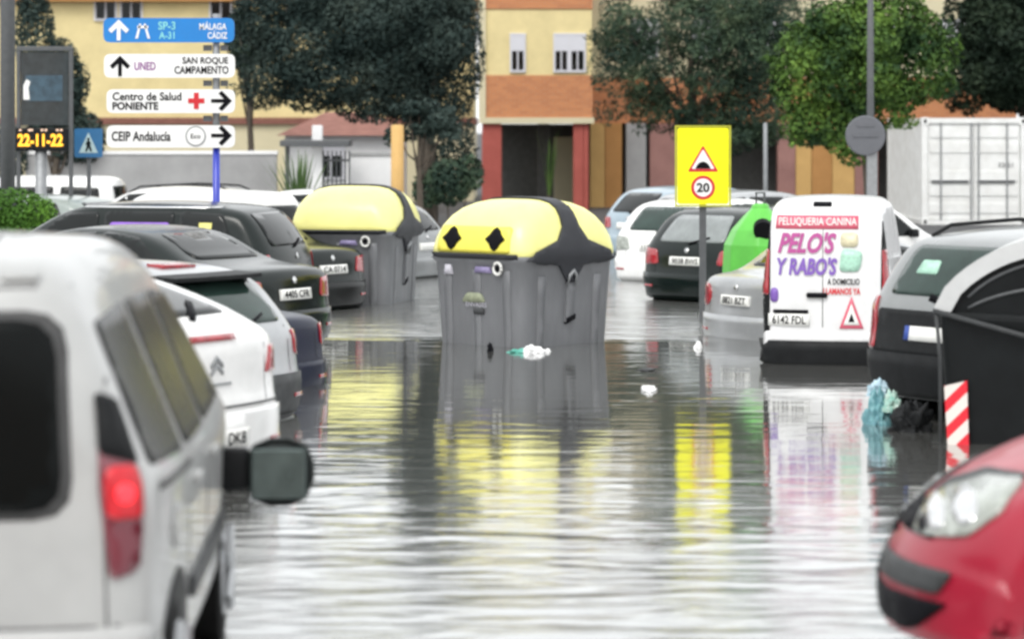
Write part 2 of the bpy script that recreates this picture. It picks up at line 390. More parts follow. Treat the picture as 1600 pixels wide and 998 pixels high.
# ------------------------------------------------------------------ setting: ground, water, sky
asph = mottled('asphalt', (.055, .055, .058), rough=.85, amt=.35, scale=2, bump=.3)
def ground():
    ys = [-60, 0, 6, 9, 14, 20, 40, 56, 60, 70, 120, 400, 3000]; xs = [-2500, -200, -40, -12, -6, 0, 6, 12, 40, 200, 2500]
    def zz(y):
        if y < 9: return -.05
        if y < 20: return -.05-(y-9)/11*.25
        if y < 56: return -.30
        if y < 60: return -.30+(y-56)/4*.33
        return .03
    v = [(x, y, zz(y)) for y in ys for x in xs]; n = len(xs)
    f = [(j*n+i, j*n+i+1, (j+1)*n+i+1, (j+1)*n+i) for j in range(len(ys)-1) for i in range(n-1)]
    struct(mesh_obj('ground', v, f, asph))
ground()
def water():
    m, nt, b = nmat('flood_water')
    setp(b, Roughness=.035); b.inputs['IOR'].default_value = 1.38
    b.inputs['Base Color'].default_value = (.105, .105, .098, 1)
    tc = nt.nodes.new('ShaderNodeTexCoord'); sep = nt.nodes.new('ShaderNodeSeparateXYZ'); nt.links.new(tc.outputs['Object'], sep.inputs[0])
    def noise(scale, vec, det=3, dist=0.):
        mp = nt.nodes.new('ShaderNodeMapping'); mp.inputs['Scale'].default_value = vec; nt.links.new(tc.outputs['Object'], mp.inputs[0])
        n = nt.nodes.new('ShaderNodeTexNoise'); n.inputs['Scale'].default_value = scale; n.inputs['Detail'].default_value = det; n.inputs['Distortion'].default_value = dist
        nt.links.new(mp.outputs[0], n.inputs['Vector']); return n.outputs['Fac']
    def mth(op, a, bb=None, c=None):
        n = nt.nodes.new('ShaderNodeMath'); n.operation = op
        for i, q in enumerate((a, bb, c)):
            if q is None: continue
            if hasattr(q, 'default_value'): nt.links.new(q, n.inputs[i])
            else: n.inputs[i].default_value = q
        return n.outputs[0]
    # where wind and wakes ruffle the water: bands across the street, wavering with a slow noise
    slow = noise(.18, (.5, 1, 1), 2)
    yy = mth('ADD', sep.outputs['Y'], mth('MULTIPLY', mth('SUBTRACT', slow, .5), 3.5))
    ramp = nt.nodes.new('ShaderNodeValToRGB'); cr = ramp.color_ramp
    nt.links.new(mth('DIVIDE', yy, 60.), ramp.inputs[0])
    stops = WSTOPS
    cr.elements[0].position = stops[0][0]/60; cr.elements[0].color = (stops[0][1],)*3+(1,)
    cr.elements[1].position = stops[-1][0]/60; cr.elements[1].color = (stops[-1][1],)*3+(1,)
    for y, a in stops[1:-1]:
        e = cr.elements.new(y/60); e.color = (a, a, a, 1)
    h = mth('ADD', mth('MULTIPLY', noise(2.3, (.45, 1.4, 1), 2, .6), .6), mth('MULTIPLY', noise(7., (.35, 1.3, 1), 2, .3), .13))
    hh = mth('MULTIPLY', h, ramp.outputs[0])
    rgh = mth('ADD', mth('MULTIPLY', ramp.outputs[0], .22), .045); nt.links.new(rgh, b.inputs['Roughness'])
    bp = nt.nodes.new('ShaderNodeBump'); bp.inputs['Strength'].default_value = 1.; bp.inputs['Distance'].default_value = WAMP
    nt.links.new(hh, bp.inputs['Height']); nt.links.new(bp.outputs[0], b.inputs['Normal'])
    gl = nt.nodes.new('ShaderNodeBsdfGlossy'); gl.inputs['Roughness'].default_value = .03; gl.inputs['Color'].default_value = (.93, .94, .94, 1)
    nt.links.new(bp.outputs[0], gl.inputs['Normal']); nt.links.new(rgh, gl.inputs['Roughness']); mix = nt.nodes.new('ShaderNodeMixShader'); mix.inputs[0].default_value = .5
    nt.links.new(b.outputs[0], mix.inputs[1]); nt.links.new(gl.outputs[0], mix.inputs[2]); nt.links.new(mix.outputs[0], nt.nodes['Material Output'].inputs['Surface'])
    o = mesh_obj('flood_water', [(-45, -20, 0), (45, -20, 0), (45, 59.6, 0), (-45, 59.6, 0)], [(0, 1, 2, 3)], m)
    struct(o)
WSTOPS = [(6, .9), (13.0, .75), (14.6, .42), (16.4, .12), (18.5, .075), (22, .055), (27, .055), (29.5, .06), (30.3, .7), (36, .5), (46, .3)]
WAMP = .13
water()
SUN_EL, SUN_AZ = 55., 200.
def sky():
    w = bpy.data.worlds.new('World'); sc.world = w; w.use_nodes = True; nt = w.node_tree
    s = nt.nodes.new('ShaderNodeTexSky'); s.sky_type = 'NISHITA'; s.sun_disc = False
    s.sun_elevation = math.radians(SUN_EL); s.sun_rotation = math.radians(SUN_AZ); s.air_density = 1.6; s.dust_density = 5; s.ozone_density = 1
    hs = nt.nodes.new('ShaderNodeHueSaturation'); hs.inputs['Saturation'].default_value = .12
    nt.links.new(s.outputs[0], hs.inputs['Color'])
    bg = nt.nodes['Background']; bg.inputs['Strength'].default_value = .12
    mx = nt.nodes.new('ShaderNodeMix'); mx.data_type = 'RGBA'; mx.inputs['Factor'].default_value = .6; mx.inputs['B'].default_value = (12.6, 12.9, 13.1, 1)   # flat cloud deck over the clear sky
    nt.links.new(hs.outputs[0], mx.inputs['A']); nt.links.new(mx.outputs['Result'], bg.inputs['Color'])
    l = bpy.data.lights.new('sun', 'SUN'); l.energy = 1.1; l.angle = math.radians(25); l.color = (1, .97, .92)
    o = bpy.data.objects.new('sun', l); COL.objects.link(o)
    el, az = math.radians(SUN_EL), math.radians(SUN_AZ)
    d = Vector((math.sin(az)*math.cos(el), math.cos(az)*math.cos(el), math.sin(el)))
    o.rotation_euler = d.to_track_quat('Z', 'Y').to_euler(); o.location = d*60
sky()

# ------------------------------------------------------------------ trees and plants
def leafmat(name, a, b_, c):
    m, nt, b = nmat(name); setp(b, Roughness=.55)
    g = nt.nodes.new('ShaderNodeNewGeometry'); r = nt.nodes.new('ShaderNodeValToRGB')
    r.color_ramp.elements[0].color = rgba(a); r.color_ramp.elements[1].color = rgba(c)
    e = r.color_ramp.elements.new(.55); e.color = rgba(b_)
    tc = nt.nodes.new('ShaderNodeTexCoord'); n = nt.nodes.new('ShaderNodeTexNoise'); n.inputs['Scale'].default_value = 1.1; n.inputs['Detail'].default_value = 3
    nt.links.new(tc.outputs['Object'], n.inputs['Vector'])
    m1 = nt.nodes.new('ShaderNodeMath'); m1.operation = 'MULTIPLY_ADD'; nt.links.new(n.outputs['Fac'], m1.inputs[0]); m1.inputs[1].default_value = 2.2; m1.inputs[2].default_value = -1.05
    m2 = nt.nodes.new('ShaderNodeMath'); m2.operation = 'MULTIPLY_ADD'; m2.use_clamp = True; nt.links.new(g.outputs['Random Per Island'], m2.inputs[0]); m2.inputs[1].default_value = .45; nt.links.new(m1.outputs[0], m2.inputs[2])
    nt.links.new(m2.outputs[0], r.inputs[0]); nt.links.new(r.outputs[0], b.inputs['Base Color'])
    b.inputs['Specular IOR Level'].default_value = .08
    return m
BARK = mottled('bark', (.10, .08, .06), rough=.9, amt=.5, scale=9, bump=.6)
def leaves(name, clumps, mat, parent, n, size, aspect=.5, seed=1, droop=0.):
    rg = random.Random(seed); V = []; Fc = []
    tot = sum(r[0]*r[1]*r[2] for c, r in clumps)
    for c, r in clumps:
        k = int(n*r[0]*r[1]*r[2]/tot)+3
        for _ in range(k):
            while True:
                p = Vector((rg.uniform(-1, 1), rg.uniform(-1, 1), rg.uniform(-1, 1)))
                if .1 < p.length < 1: break
            p = p.normalized()*(p.length**.45)
            q = Vector(c)+Vector((p.x*r[0], p.y*r[1], p.z*r[2]))
            s = size*rg.uniform(.6, 1.5)
            nrm = (p+Vector((rg.gauss(0, .6), rg.gauss(0, .6), rg.gauss(0, .6)+.3))).normalized()
            a = nrm.cross(Vector((rg.gauss(0, 1), rg.gauss(0, 1), rg.gauss(0, 1)-droop))).normalized(); b = nrm.cross(a)
            i = len(V)
            V += [q-a*s, q+b*s*aspect, q+a*s, q-b*s*aspect]; Fc.append((i, i+1, i+2, i+3))
    return mesh_obj(name, V, Fc, mat, parent)
def tree(name, label, base, crown_c, crown_r, mat, n, size, nclump=26, cr=.32, trunk_r=.16, seed=1, group=None, aspect=.5, extra=None, sub=.0, lo=-1, rag=95):
    rg = random.Random(seed)
    t = empty(name, base); tag(t, label, 'tree', group)
    cl = []
    C = Vector(crown_c)-Vector(base)
    for i in range(nclump):
        while True:
            p = Vector((rg.uniform(-1, 1), rg.uniform(-1, 1), rg.uniform(lo, 1)))
            if .25 < p.length < 1: break
        k = cr*rg.uniform(.6, 1.25)
        cl.append((C+Vector((p.x*crown_r[0]*(1-cr*.6), p.y*crown_r[1]*(1-cr*.6), p.z*crown_r[2]*(1-cr*.6))), (crown_r[0]*k, crown_r[1]*k, min(crown_r[2], crown_r[0])*k*.85)))
    if extra: cl += [(Vector(c)-Vector(base), r) for c, r in extra]
    for _ in range(rag):                      # loose sprays that break the outline
        c, r = rg.choice(cl); d = Vector((rg.gauss(0, 1), rg.gauss(0, 1), rg.gauss(0, 1))).normalized()
        k = rg.uniform(.12, .42)
        cl.append((c+Vector((d.x*r[0], d.y*r[1], d.z*r[2])), (r[0]*k+.08, r[1]*k+.05, r[2]*k*.8+.05)))
    leaves('crown', cl, mat, t, n, size, aspect, seed)
    m = MB(); fork = C.z*.55
    m.tube([(0, 0, -.1), (trunk_r*.3, 0, fork*.5), (C.x*.2, 0, fork), (C.x*.7, C.y*.7, C.z+crown_r[2]*.2)], [trunk_r*1.3, trunk_r, trunk_r*.8, trunk_r*.25], 10)
    m.build('trunk', BARK, t, True)
    for c, r in cl[:9]:
        l = MB(); s = Vector((C.x*.15, 0, fork*rg.uniform(.8, 1.2)))
        l.tube([s, s.lerp(c, .5)+Vector((0, 0, -.15)), c], [trunk_r*.45, trunk_r*.28, trunk_r*.08], 6); l.build('limb', BARK, t, True)
    return t

Lcedar = leafmat('cedar_needles', (.020, .034, .031), (.040, .058, .050), (.078, .102, .082))
Lolive = leafmat('grey_green_leaves', (.026, .046, .034), (.065, .10, .058), (.17, .22, .12))
Lbright = leafmat('bright_green_leaves', (.020, .045, .018), (.085, .155, .032), (.23, .36, .07))
Ldark = leafmat('dark_leaves', (.010, .018, .012), (.018, .030, .018), (.035, .05, .028))
Lhedge = leafmat('hedge_leaves', (.05, .12, .02), (.10, .22, .03), (.18, .34, .05))
Lyucca = leafmat('blade_leaves', (.05, .09, .03), (.11, .18, .05), (.2, .28, .08))
TG = 'trees behind the parked cars'
# big dark cedar: wide mass in the middle left
def C3(px, py, Y): return (X(px, Y), Y, Z(py, Y))
def blob(px, py, Y, rx, rz, ry=None):   # radii given in metres
    return (Vector(C3(px, py, Y)), (rx, ry or rx*.8, rz))
tree('cedar_tree', 'huge dense dark cedar tree left of the yellow and orange apartment block', (X(668, 66), 66, 0), C3(640, 30, 66), (1.5, 1.7, 1.5), Lcedar, 90000, .06, 30, .42, .2, 3, TG, aspect=.4,
     extra=[blob(690, -110, 66, .95, 3.0), blob(650, -60, 66, .7, 2.0), blob(490, 150, 66, .8, .4), blob(570, 160, 66, .8, .5), blob(640, 150, 66, .8, .6),  blob(705, 90, 66, .8, 1.5), blob(712, 20, 66, .62, 1.4), blob(640, 60, 66, 1.3, 1.4), blob(560, 40, 66, 1.4, 1.0), blob(480, 70, 66, 1.3, .9), blob(425, 30, 66, 1.0, .75), blob(430, 110, 66, .9, .75), blob(520, 120, 66, 1.3, .7), blob(600, 130, 66, 1.1, .8), blob(480, 0, 66, 1.2, .6), blob(550, 0, 66, 1.3, .7), blob(400, 70, 66, .7, .8), blob(415, 140, 66, .6, .5), blob(395, 10, 66, .5, .6), blob(700, 200, 66, .6, 1.3), blob(640, 190, 66, .5, .5), blob(715, 250, 66, .5, .8)])
tree('shade_tree', 'thin tree with a small dark crown beside the yellow post at the white wall', (X(655, 58), 58, 0), C3(655, 190, 58), (.75, .6, .55), Lcedar, 5000, .05, 14, .35, .07, 5, TG)
tree('olive_tree', 'loose grey green tree in front of the cream wall behind the yellow road sign', (X(1080, 70), 70, 0), C3(1080, 70, 70), (2.6, 2.0, 2.2), Lolive, 52000, .065, 90, .20, .13, 7, TG, aspect=.3,
     extra=[blob(1180, 150, 70, .9, 1.2), blob(1160, 60, 70, 1., 1.3), blob(1010, 170, 70, .6, .5), blob(1100, 200, 70, .9, .6), blob(1200, 40, 70, .9, 1.1), blob(980, 60, 70, .6, .7), blob(935, 110, 70, .3, .5), blob(950, 175, 70, .4, .35), blob(1130, 215, 70, .9, .5), blob(1190, 190, 70, .7, .7), blob(960, 20, 70, .4, .5), blob(1240, 20, 70, .7, .8), blob(1240, 90, 70, .5, .6), blob(1150, 0, 70, 1.0, .9), blob(1040, -130, 70, .9, 2.0), blob(1180, -120, 70, 1.0, 1.8)])
tree('broadleaf_tree', 'bright green leafy tree crossed by the thin lamp post', (X(1355, 56), 56, 0), C3(1340, 90, 56), (1.6, 1.4, 1.45), Lbright, 30000, .055, 60, .24, .10, 9, TG, aspect=.55,
     extra=[blob(1440, 100, 56, .6, .8), blob(1250, 130, 56, .6, .7), blob(1300, 190, 56, .8, .5), blob(1380, 30, 56, .9, .8), blob(1260, 195, 56, .55, .45), blob(1330, 215, 56, .6, .4), blob(1440, 60, 56, .5, .6), blob(1225, 110, 56, .3, .4), blob(1300, 60, 56, .6, .5), blob(1470, 90, 56, .35, .9), blob(1240, 60, 56, .3, .3)])
tree('evergreen_tree', 'very dark evergreen tree above the white shipping container', (X(1600, 76), 76, 0), C3(1600, 50, 76), (1.8, 1.6, 2.2), Ldark, 40000, .08, 26, .45, .18, 13, TG,
     extra=[blob(1500, 40, 76, .5, 1.2), blob(1490, 140, 76, .35, .6), blob(1540, 60, 76, .8, 1.5), blob(1515, 130, 76, .6, .9), blob(1590, 120, 76, 1.2, 1.)])
tree('cypress_tree', 'narrow dark cypress tree behind the bus stop display', (X(85, 62), 62, 0), C3(95, 190, 62), (.75, .7, 1.1), Lcedar, 16000, .05, 22, .36, .1, 15, TG,
     extra=[blob(55, 60, 62, .45, 1.1), blob(50, -10, 62, .35, .8), blob(120, 130, 62, .3, .55), blob(95, 130, 62, .5, 1.0), blob(130, 215, 62, .5, .6), blob(10, 240, 62, .5, .7)])
tree('street_tree', 'small mottled green tree at the corner of the yellow house beside the blue sign', (X(392, 72), 72, 0), C3(385, 70, 72), (.7, .6, 1.0), Lolive, 9000, .055, 22, .33, .09, 17, TG)
def bush(name, label, cat, clumps, mat, n, size, seed, group=None, aspect=.5):
    base = Vector(clumps[0][0]); base.z = 0
    t = empty(name, base); tag(t, label, cat, group)
    leaves('foliage', [(Vector(c)-base, r) for c, r in clumps], mat, t, n, size, aspect, seed)
    m = MB()
    for c, r in clumps:
        m.tube([(0, 0, -.05), ((c[0]-base.x)*.6, 0, .3), (c[0]-base.x, c[1]-base.y, c[2])], [.03, .02, .01], 5)
    m.build('stems', BARK, t)
    return t
bush('clipped_bush', 'bright green clipped bush at the left edge behind the white van', 'bush', [blob(20, 335, 40, .55, .38), blob(58, 340, 40, .30, .34), blob(-30, 335, 40, .5, .4), blob(10, 375, 40, .70, .4), blob(5, 420, 40, .6, .4)], Lhedge, 14000, .028, 21)
bush('laurel_bush', 'dark leafy bush under the cedar beside the red pillar', 'bush', [blob(700, 285, 60, .5, .5), blob(735, 270, 60, .3, .4), blob(670, 295, 60, .35, .4)], Lolive, 2500, .06, 22)
def spiky(name, label, px, Y, h, n, seed, spread=1., group=None):
    rg = random.Random(seed); t = empty(name, (X(px, Y), Y, 0)); tag(t, label, 'plant', group)
    V = []; Fc = []
    for k in range(n):
        a = rg.uniform(0, 6.28); l = h*rg.uniform(.6, 1.1); o = rg.uniform(.1, .8)*spread; w = .035
        pts = [Vector((math.cos(a)*o*l*s**1.6*.6, math.sin(a)*o*l*s**1.6*.6, l*s*(1-.25*o*s))) for s in (0, .3, .6, .85, 1)]
        sd = Vector((-math.sin(a), math.cos(a), 0))
        b = len(V)
        for i, p in enumerate(pts):
            ww = w*(1-.2*i) if i < 4 else .003; V += [p-sd*ww, p+sd*ww]
        for i in range(4): Fc.append((b+2*i, b+2*i+1, b+2*i+3, b+2*i+2))
    mesh_obj('blades', V, Fc, Lyucca, t)
    m = MB(); m.tube([(0, 0, -.05), (0, 0, h*.25)], [.07, .05], 7); m.build('stem', BARK, t)
    return t
spiky('yucca_plant', 'spiky green yucca in front of the dark bar gate', 468, 54, 1.9, 70, 31, 1.0)
spiky('grass_palm', 'slender bladed plant between the pillars under the apartment block', 858, 74, 2.3, 26, 32, .35)

# ------------------------------------------------------------------ buildings
YEL = mottled('yellow_render', (.74, .62, .32), rough=.85, amt=.2, scale=1.2, bump=.15)
CRM = mottled('cream_render', (.62, .56, .38), rough=.85, amt=.12, scale=1.2, bump=.15)
def brickm(name, c1, c2):
    m, nt, b = nmat(name); setp(b, Roughness=.85)
    tc = nt.nodes.new('ShaderNodeTexCoord'); mp = nt.nodes.new('ShaderNodeMapping'); mp.inputs['Rotation'].default_value = (math.radians(90), 0, 0)
    br = nt.nodes.new('ShaderNodeTexBrick'); br.inputs['Scale'].default_value = 3.; br.inputs['Color1'].default_value = rgba(c1); br.inputs['Color2'].default_value = rgba(c2)
    br.inputs['Mortar'].default_value = (.42, .30, .2, 1); br.inputs['Mortar Size'].default_value = .012; br.inputs['Brick Width'].default_value = .7
    nt.links.new(tc.outputs['Object'], mp.inputs[0]); nt.links.new(mp.outputs[0], br.inputs[0]); nt.links.new(br.outputs[0], b.inputs['Base Color'])
    return m
BRK = brickm('orange_brick', (.52, .21, .085), (.43, .165, .07))
OCH = mottled('ochre_render', (.44, .22, .07), rough=.85, amt=.2, scale=1.5)
OCH2 = mottled('light_ochre_render', (.58, .36, .13), rough=.85, amt=.2, scale=1.5)
RPIL = mottled('red_pillar_paint', (.40, .09, .07), rough=.8, amt=.2, scale=2)
WSH = mottled('white_shutter', (.62, .62, .66), rough=.6, amt=.12, stretch=(1, 1, 25), scale=2)
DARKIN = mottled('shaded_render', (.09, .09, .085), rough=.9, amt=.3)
PINKR = mottled('pinkish_render', (.33, .17, .15), rough=.9, amt=.3, scale=1.2)
CONC = mottled('grey_concrete', (.36, .36, .36), rough=.9, amt=.28, scale=1.1, bump=.2)
WWALL = mottled('white_wall_render', (.74, .74, .74), rough=.85, amt=.12, scale=1.5)
ROOF = mottled('red_roof_tile', (.24, .10, .075), rough=.85, amt=.3, scale=4)
def window(parent, x0, x1, y, z0, z1, shut=.4, mats=None):
    f = MB(); t = .06
    f.box(x0-t, x0, y-.05, y+.02, z0-t, z1+t); f.box(x1, x1+t, y-.05, y+.02, z0-t, z1+t); f.box(x0, x1, y-.05, y+.02, z1, z1+t); f.box(x0, x1, y-.06, y+.02, z0-t, z0)
    xm = (x0+x1)/2; f.box(xm-.02, xm+.02, y-.03, y+.01, z0, z1)
    w = f.build('window', WSH, parent)
    MB().box(x0, x1, y-.012, y+.01, z0, z1).build('pane', GLASS, w)
    if shut: MB().box(x0, x1, y-.042, y-.032, z1-(z1-z0)*shut, z1).build('shutter', WSH, w)
    return w
def apartment():
    Y = 78; t = empty('apartment_block', (X(838, Y), Y, 0)); tag(t, 'yellow apartment block with orange brick bands standing on red pillars', 'building')
    o = Vector((X(838, Y), Y, 0))
    x0, x1 = X(751, Y)-o.x, X(926, Y)-o.x; zz = lambda py: Z(py, Y)
    storey = 2.98
    zb = zz(192)
    MB().box(x0, x1, 0, 9, zb, zb+.12).box(x0-.04, x1+.04, -.06, 0, zb-.02, zb+.14).build('floor_slab', CRM, t)
    for k in range(2):
        b0 = zb+.14+k*storey
        top = zb+.12+(k+1)*storey if k < 1 else zb+.12+(k+1)*storey
        MB().box(x0+.003, x1-.003, .0, 8.99, b0, b0+1.16).build('brick_band', BRK, t)
        MB().box(x0+.02, x1-.02, .03, 8.97, b0+1.16, top).build('wall', YEL, t)
        for px0, px1 in ((800, 818), (868, 886), (893, 912)):
            window(t, X(px0, Y)-o.x, X(px1, Y)-o.x, .02, b0+1.3, b0+2.25, .45)
        MB().box(x0-.05, x0+.14, -.05, .1, b0, top).build('corner_pilaster', CRM, t)
    MB().box(x0-.1, x1+.1, -.1, 9, zb+.14+2*storey, zb+.14+2*storey+.25).build('cornice', CRM, t)
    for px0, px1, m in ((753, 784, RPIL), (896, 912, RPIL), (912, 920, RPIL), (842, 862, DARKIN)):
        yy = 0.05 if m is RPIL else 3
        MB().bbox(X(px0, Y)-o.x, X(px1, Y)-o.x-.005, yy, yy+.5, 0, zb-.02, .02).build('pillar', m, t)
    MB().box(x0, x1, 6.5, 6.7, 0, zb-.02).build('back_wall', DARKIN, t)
    MB().box(x0+2.1, x0+2.7, 5.5, 6.4, 0, zb-.4).build('stair_wall', CRM, t)
    # right wing
    X2 = X(1560, 84)-o.x; xw = x1+.003; y0 = 3.0
    MB().box(xw, X2, y0, 12, zb+1.3, zb+5.2).build('wing_wall', CRM, t)
    MB().box(xw, X2, y0-.02, 12.02, zb+.0, zb+1.29).build('wing_brick_band', BRK, t)
    MB().box(xw-.02, X2+.1, y0-.12, 12.1, zb+5.2, zb+5.5).build('wing_cornice', CRM, t)
    for k in range(7):
        xx = xw+1.2+k*1.75
        window(t, xx, xx+.7, y0-.02, zb+1.9, zb+2.9, .5)
    cols = [(922, 945, OCH2), (945, 972, OCH), (978, 1010, CONC), (1015, 1060, PINKR), (1062, 1085, OCH), (1215, 1243, PINKR), (1243, 1268, OCH2), (1268, 1300, OCH), (1300, 1335, OCH2), (1335, 1372, PINKR), (1420, 1470, OCH2), (1480, 1560, PINKR)]
    for px0, px1, m in cols:
        MB().bbox(X(px0, 81)-o.x, X(px1, 81)-o.x-.01, y0-.1, y0+.4, 0, zb-.003, .02).build('pier', m, t)
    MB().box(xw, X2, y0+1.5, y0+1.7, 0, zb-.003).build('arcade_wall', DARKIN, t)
apartment()
def yellow_house():
    Y = 88; ox = X(200, Y); t = empty('yellow_house', (ox, Y, 0)); tag(t, 'plain yellow building behind the direction signs', 'building')
    x0, x1 = X(-60, Y)-ox, X(740, Y)-ox
    MB().box(x0, x1, 0, 8, 0, Z(178, Y)-.3).build('lower_wall', CRM, t)
    MB().box(x0+.02, x1-.02, .02, 8, Z(178, Y)-.3, 6.2).build('wall', YEL, t)
    MB().box(x0-.05, x1+.05, -.12, 8.1, Z(178, Y)-.32, Z(178, Y)-.12).build('ledge', ROOF, t)
    MB().box(x0-.2, x1+.2, -.3, 8.2, 6.2, 6.45).build('roof_edge', OCH, t)
    for px in (150, 190, 330, 450, 560):
        window(t, X(px, Y)-ox, X(px+30, Y)-ox, .01, Z(30, Y), Z(-20, Y), .4)
yellow_house()
def low_house():
    Y = 74; ox = X(530, Y); t = empty('bungalow', (ox, Y, 0)); tag(t, 'low white house with a red tiled roof behind the bar gate', 'building')
    x0, x1 = X(445, Y)-ox, X(625, Y)-ox; zt = Z(212, Y)
    MB().box(x0, x1, 0, 5, 0, zt).build('wall', WWALL, t)
    m = MB(); m.add([(x0-.2, -.3, zt), (x1+.2, -.3, zt), (x1+.2, 5.3, zt), (x0-.2, 5.3, zt), (x0+.9, 2.4, zt+.62), (x1-.9, 2.4, zt+.62)], [(0,1,5,4), (1,2,5), (2,3,4,5), (3,0,4), (0,3,2,1)]); m.build('roof', ROOF, t)
    window(t, x0+.9, x0+1.5, 0, 1, 1.8, .3)
low_house()
def terrace(label, ox, oy, rot, wd, h, mat):
    t = empty('reflection_terrace', (ox, oy, 0), math.radians(rot)); tag(t, label, 'building', 'added unseen reflection buildings')
    MB().box(-wd/2, wd/2, 0, 9, -.3, h).build('wall', mat, t)
    MB().box(-wd/2-.2, wd/2+.2, -.3, 9.2, h, h+.3).build('cornice', CONC, t)
    n = int(wd/3.4)
    for r in range(int(h/3)):
        for k in range(n):
            x = -wd/2+(k+.5)*wd/n; window(t, x-.6, x+.6, 0, r*3+1.0, r*3+2.4, 0)
terrace('added unseen brick terrace behind the camera for reflections', 0, -26, 180, 52, 11, BRK)  # added out of view so that car paint and lamps mirror it
# walls and gate of the plots
def wall(name, label, px0, px1, Y, py_top, mat, cope=True, th=.22):
    ox = X((px0+px1)/2, Y); t = empty(name, (ox, Y, 0)); tag(t, label, 'wall'); h = X(px1, Y)-ox; zt = Z(py_top, Y)
    MB().box(-h, h, 0, th, -.02, zt-.08).build('masonry', mat, t)
    MB().bbox(-h-.02, h+.02, -.03, th+.03, zt-.08, zt, .01).build('coping', CONC if mat is not CONC else WWALL, t)
    return t
wall('boundary_wall', 'long stained grey wall behind the direction sign post', 40, 432, 62, 236, CONC)
wall('garden_wall', 'bright white wall between the bar gate and the yellow post', 548, 622, 62, 238, WWALL)
def gate():
    Y = 61; ox = X(515, Y); t = empty('bar_gate', (ox, Y, 0)); tag(t, 'dark vertical bar gate under a small flat canopy', 'gate')
    x0, x1 = X(492, Y)-ox, X(546, Y)-ox
    m = MB()
    for k in range(9):
        x = x0+(x1-x0)*k/8; m.tube([(x, 0, .05), (x, 0, Z(236, Y))], .02, 6)
    m.box(x0, x1, -.02, .02, .1, .16); m.box(x0, x1, -.02, .02, 1.55, 1.6); m.build('bars', DPOLE, t)
    MB().bbox(X(440, Y)-ox, X(548, Y)-ox, -.5, .6, Z(229, Y), Z(219, Y), .02).build('canopy', DPOLE, t)
    MB().bbox(X(488, Y)-ox, X(504, Y)-ox, -.1, .12, 0, Z(196, Y), .02).build('gate_pillar', WWALL, t)
    MB().bbox(X(446, Y)-ox, X(452, Y)-ox, -.1, .1, 0, Z(229, Y), .01).build('gate_post', DPOLE, t)
gate()
def post(name, label, cat, px, Y, r, py_top, mat, group=None):
    o = MB().tube([(0, 0, -.3), (0, 0, Z(py_top, Y)-.02), (0, 0, Z(py_top, Y))], [r, r*.92, r*.6], 14).build(name, mat, None, True); o.location = (X(px, Y), Y, 0)
    for p in o.data.polygons:
        if len(p.vertices) > 4: p.use_smooth = False
    return tag(o, label, cat, group)
post('ochre_post', 'thick ochre painted post in front of the dark cedar', 'post', 621, 57, .14, 195, OCH2)
post('marker_post', 'slim pale post between the olive tree and the bright green tree', 'post', 1196, 55, .045, 192, GALV)
# shipping container 20 ft
def ribbed(t, name, x0, x1, y, z0, z1, axis, n, d, mat, sgn=1):
    V = []; k = n*4
    prof = [0, 0, 1, 1]
    for i in range(k+1):
        u = x0+(x1-x0)*i/k; dd = y+sgn*d*prof[i % 4]
        for z in (z0, z1): V.append((u, dd, z) if axis == 'x' else (dd, u, z))
    return mesh_obj(name, V, [(2*i, 2*i+2, 2*i+3, 2*i+1) for i in range(k)], mat, t)
def shipping():
    Y = 66; ox = X(1440, Y); t = empty('shipping_container', (ox, Y, 0)); tag(t, 'white ribbed steel shipping container with double doors behind the roof rail car', 'container')
    W_ = mottled('container_white', (.78, .79, .78), rough=.5, amt=.2, scale=2.5, c2=(.62, .62, .60))
    zt = Z(184, Y); Wd = 2.44; Ln = 6.06
    fr = MB()
    for x in (0, Wd-.14):
        fr.box(x, x+.14, 0, .14, .0, zt); fr.box(x, x+.14, Ln-.14, Ln, 0, zt)
    fr.box(.14, Wd-.14, .0, .13, zt-.13, zt-.01); fr.box(.14, Wd-.14, 0, .13, 0, .14)
    fr.box(.01, .11, .14, Ln-.14, zt-.1, zt-.01); fr.box(.01, .11, .14, Ln-.14, .0, .14); fr.box(Wd-.11, Wd-.01, .14, Ln-.14, zt-.1, zt-.01); fr.box(Wd-.11, Wd-.01, .14, Ln-.14, 0, .14)
    fr.build('frame', W_, t)
    ribbed(t, 'side_panel', .14, Ln-.14, .075, .14, zt-.1, 'y', 14, .045, W_, -1)
    ribbed(t, 'side_panel', .14, Ln-.14, Wd-.075, .14, zt-.1, 'y', 14, .045, W_, 1)
    MB().box(.02, Wd-.02, .05, Ln-.02, zt-.03, zt-.012).build('roof_panel', W_, t)
    MB().box(.14, Wd-.14, Ln-.1, Ln-.06, .1, zt-.1).build('end_panel', W_, t)
    for k in range(2):
        a = .15+k*1.075; b = a+1.06
        m = MB(); m.box(a, b, .045, .08, .15, zt-.14)
        for zz in (.3, .7, 1.05, 1.7, 2.05): m.box(a+.05, b-.05, .025, .044, zz, zz+.22)
        d = m.build('door', W_, t)
        for q in (a+.1 if k else a+.3, b-.3 if k else b-.06):
            MB().tube([(q, .01, .12), (q, .01, zt-.12)], .02, 8).build('locking_bar', GALV, d)
        MB().box(a+.08, b-.12, -.002, .02, 1.0, 1.06).build('door_handle', DPOLE, d)
    for z in (.02, zt-.16):
        for x in (-.006, Wd-.172):
            m = MB(); m.bbox(x, x+.178, -.008, .17, z-.02, z+.165, .012); c = m.build('corner_casting', W_, t)
            mesh_obj('casting_hole', [(x+.09+.045*math.cos(a_)*.8, -.011, z+.075+.05*math.sin(a_)) for a_ in [i*math.pi/6 for i in range(12)]], [tuple(range(12))], INK, c)
    text_flat('stencil_lettering', '22G1', 1.95, .018, 1.42, .34, .10, DGREY, t)
shipping()

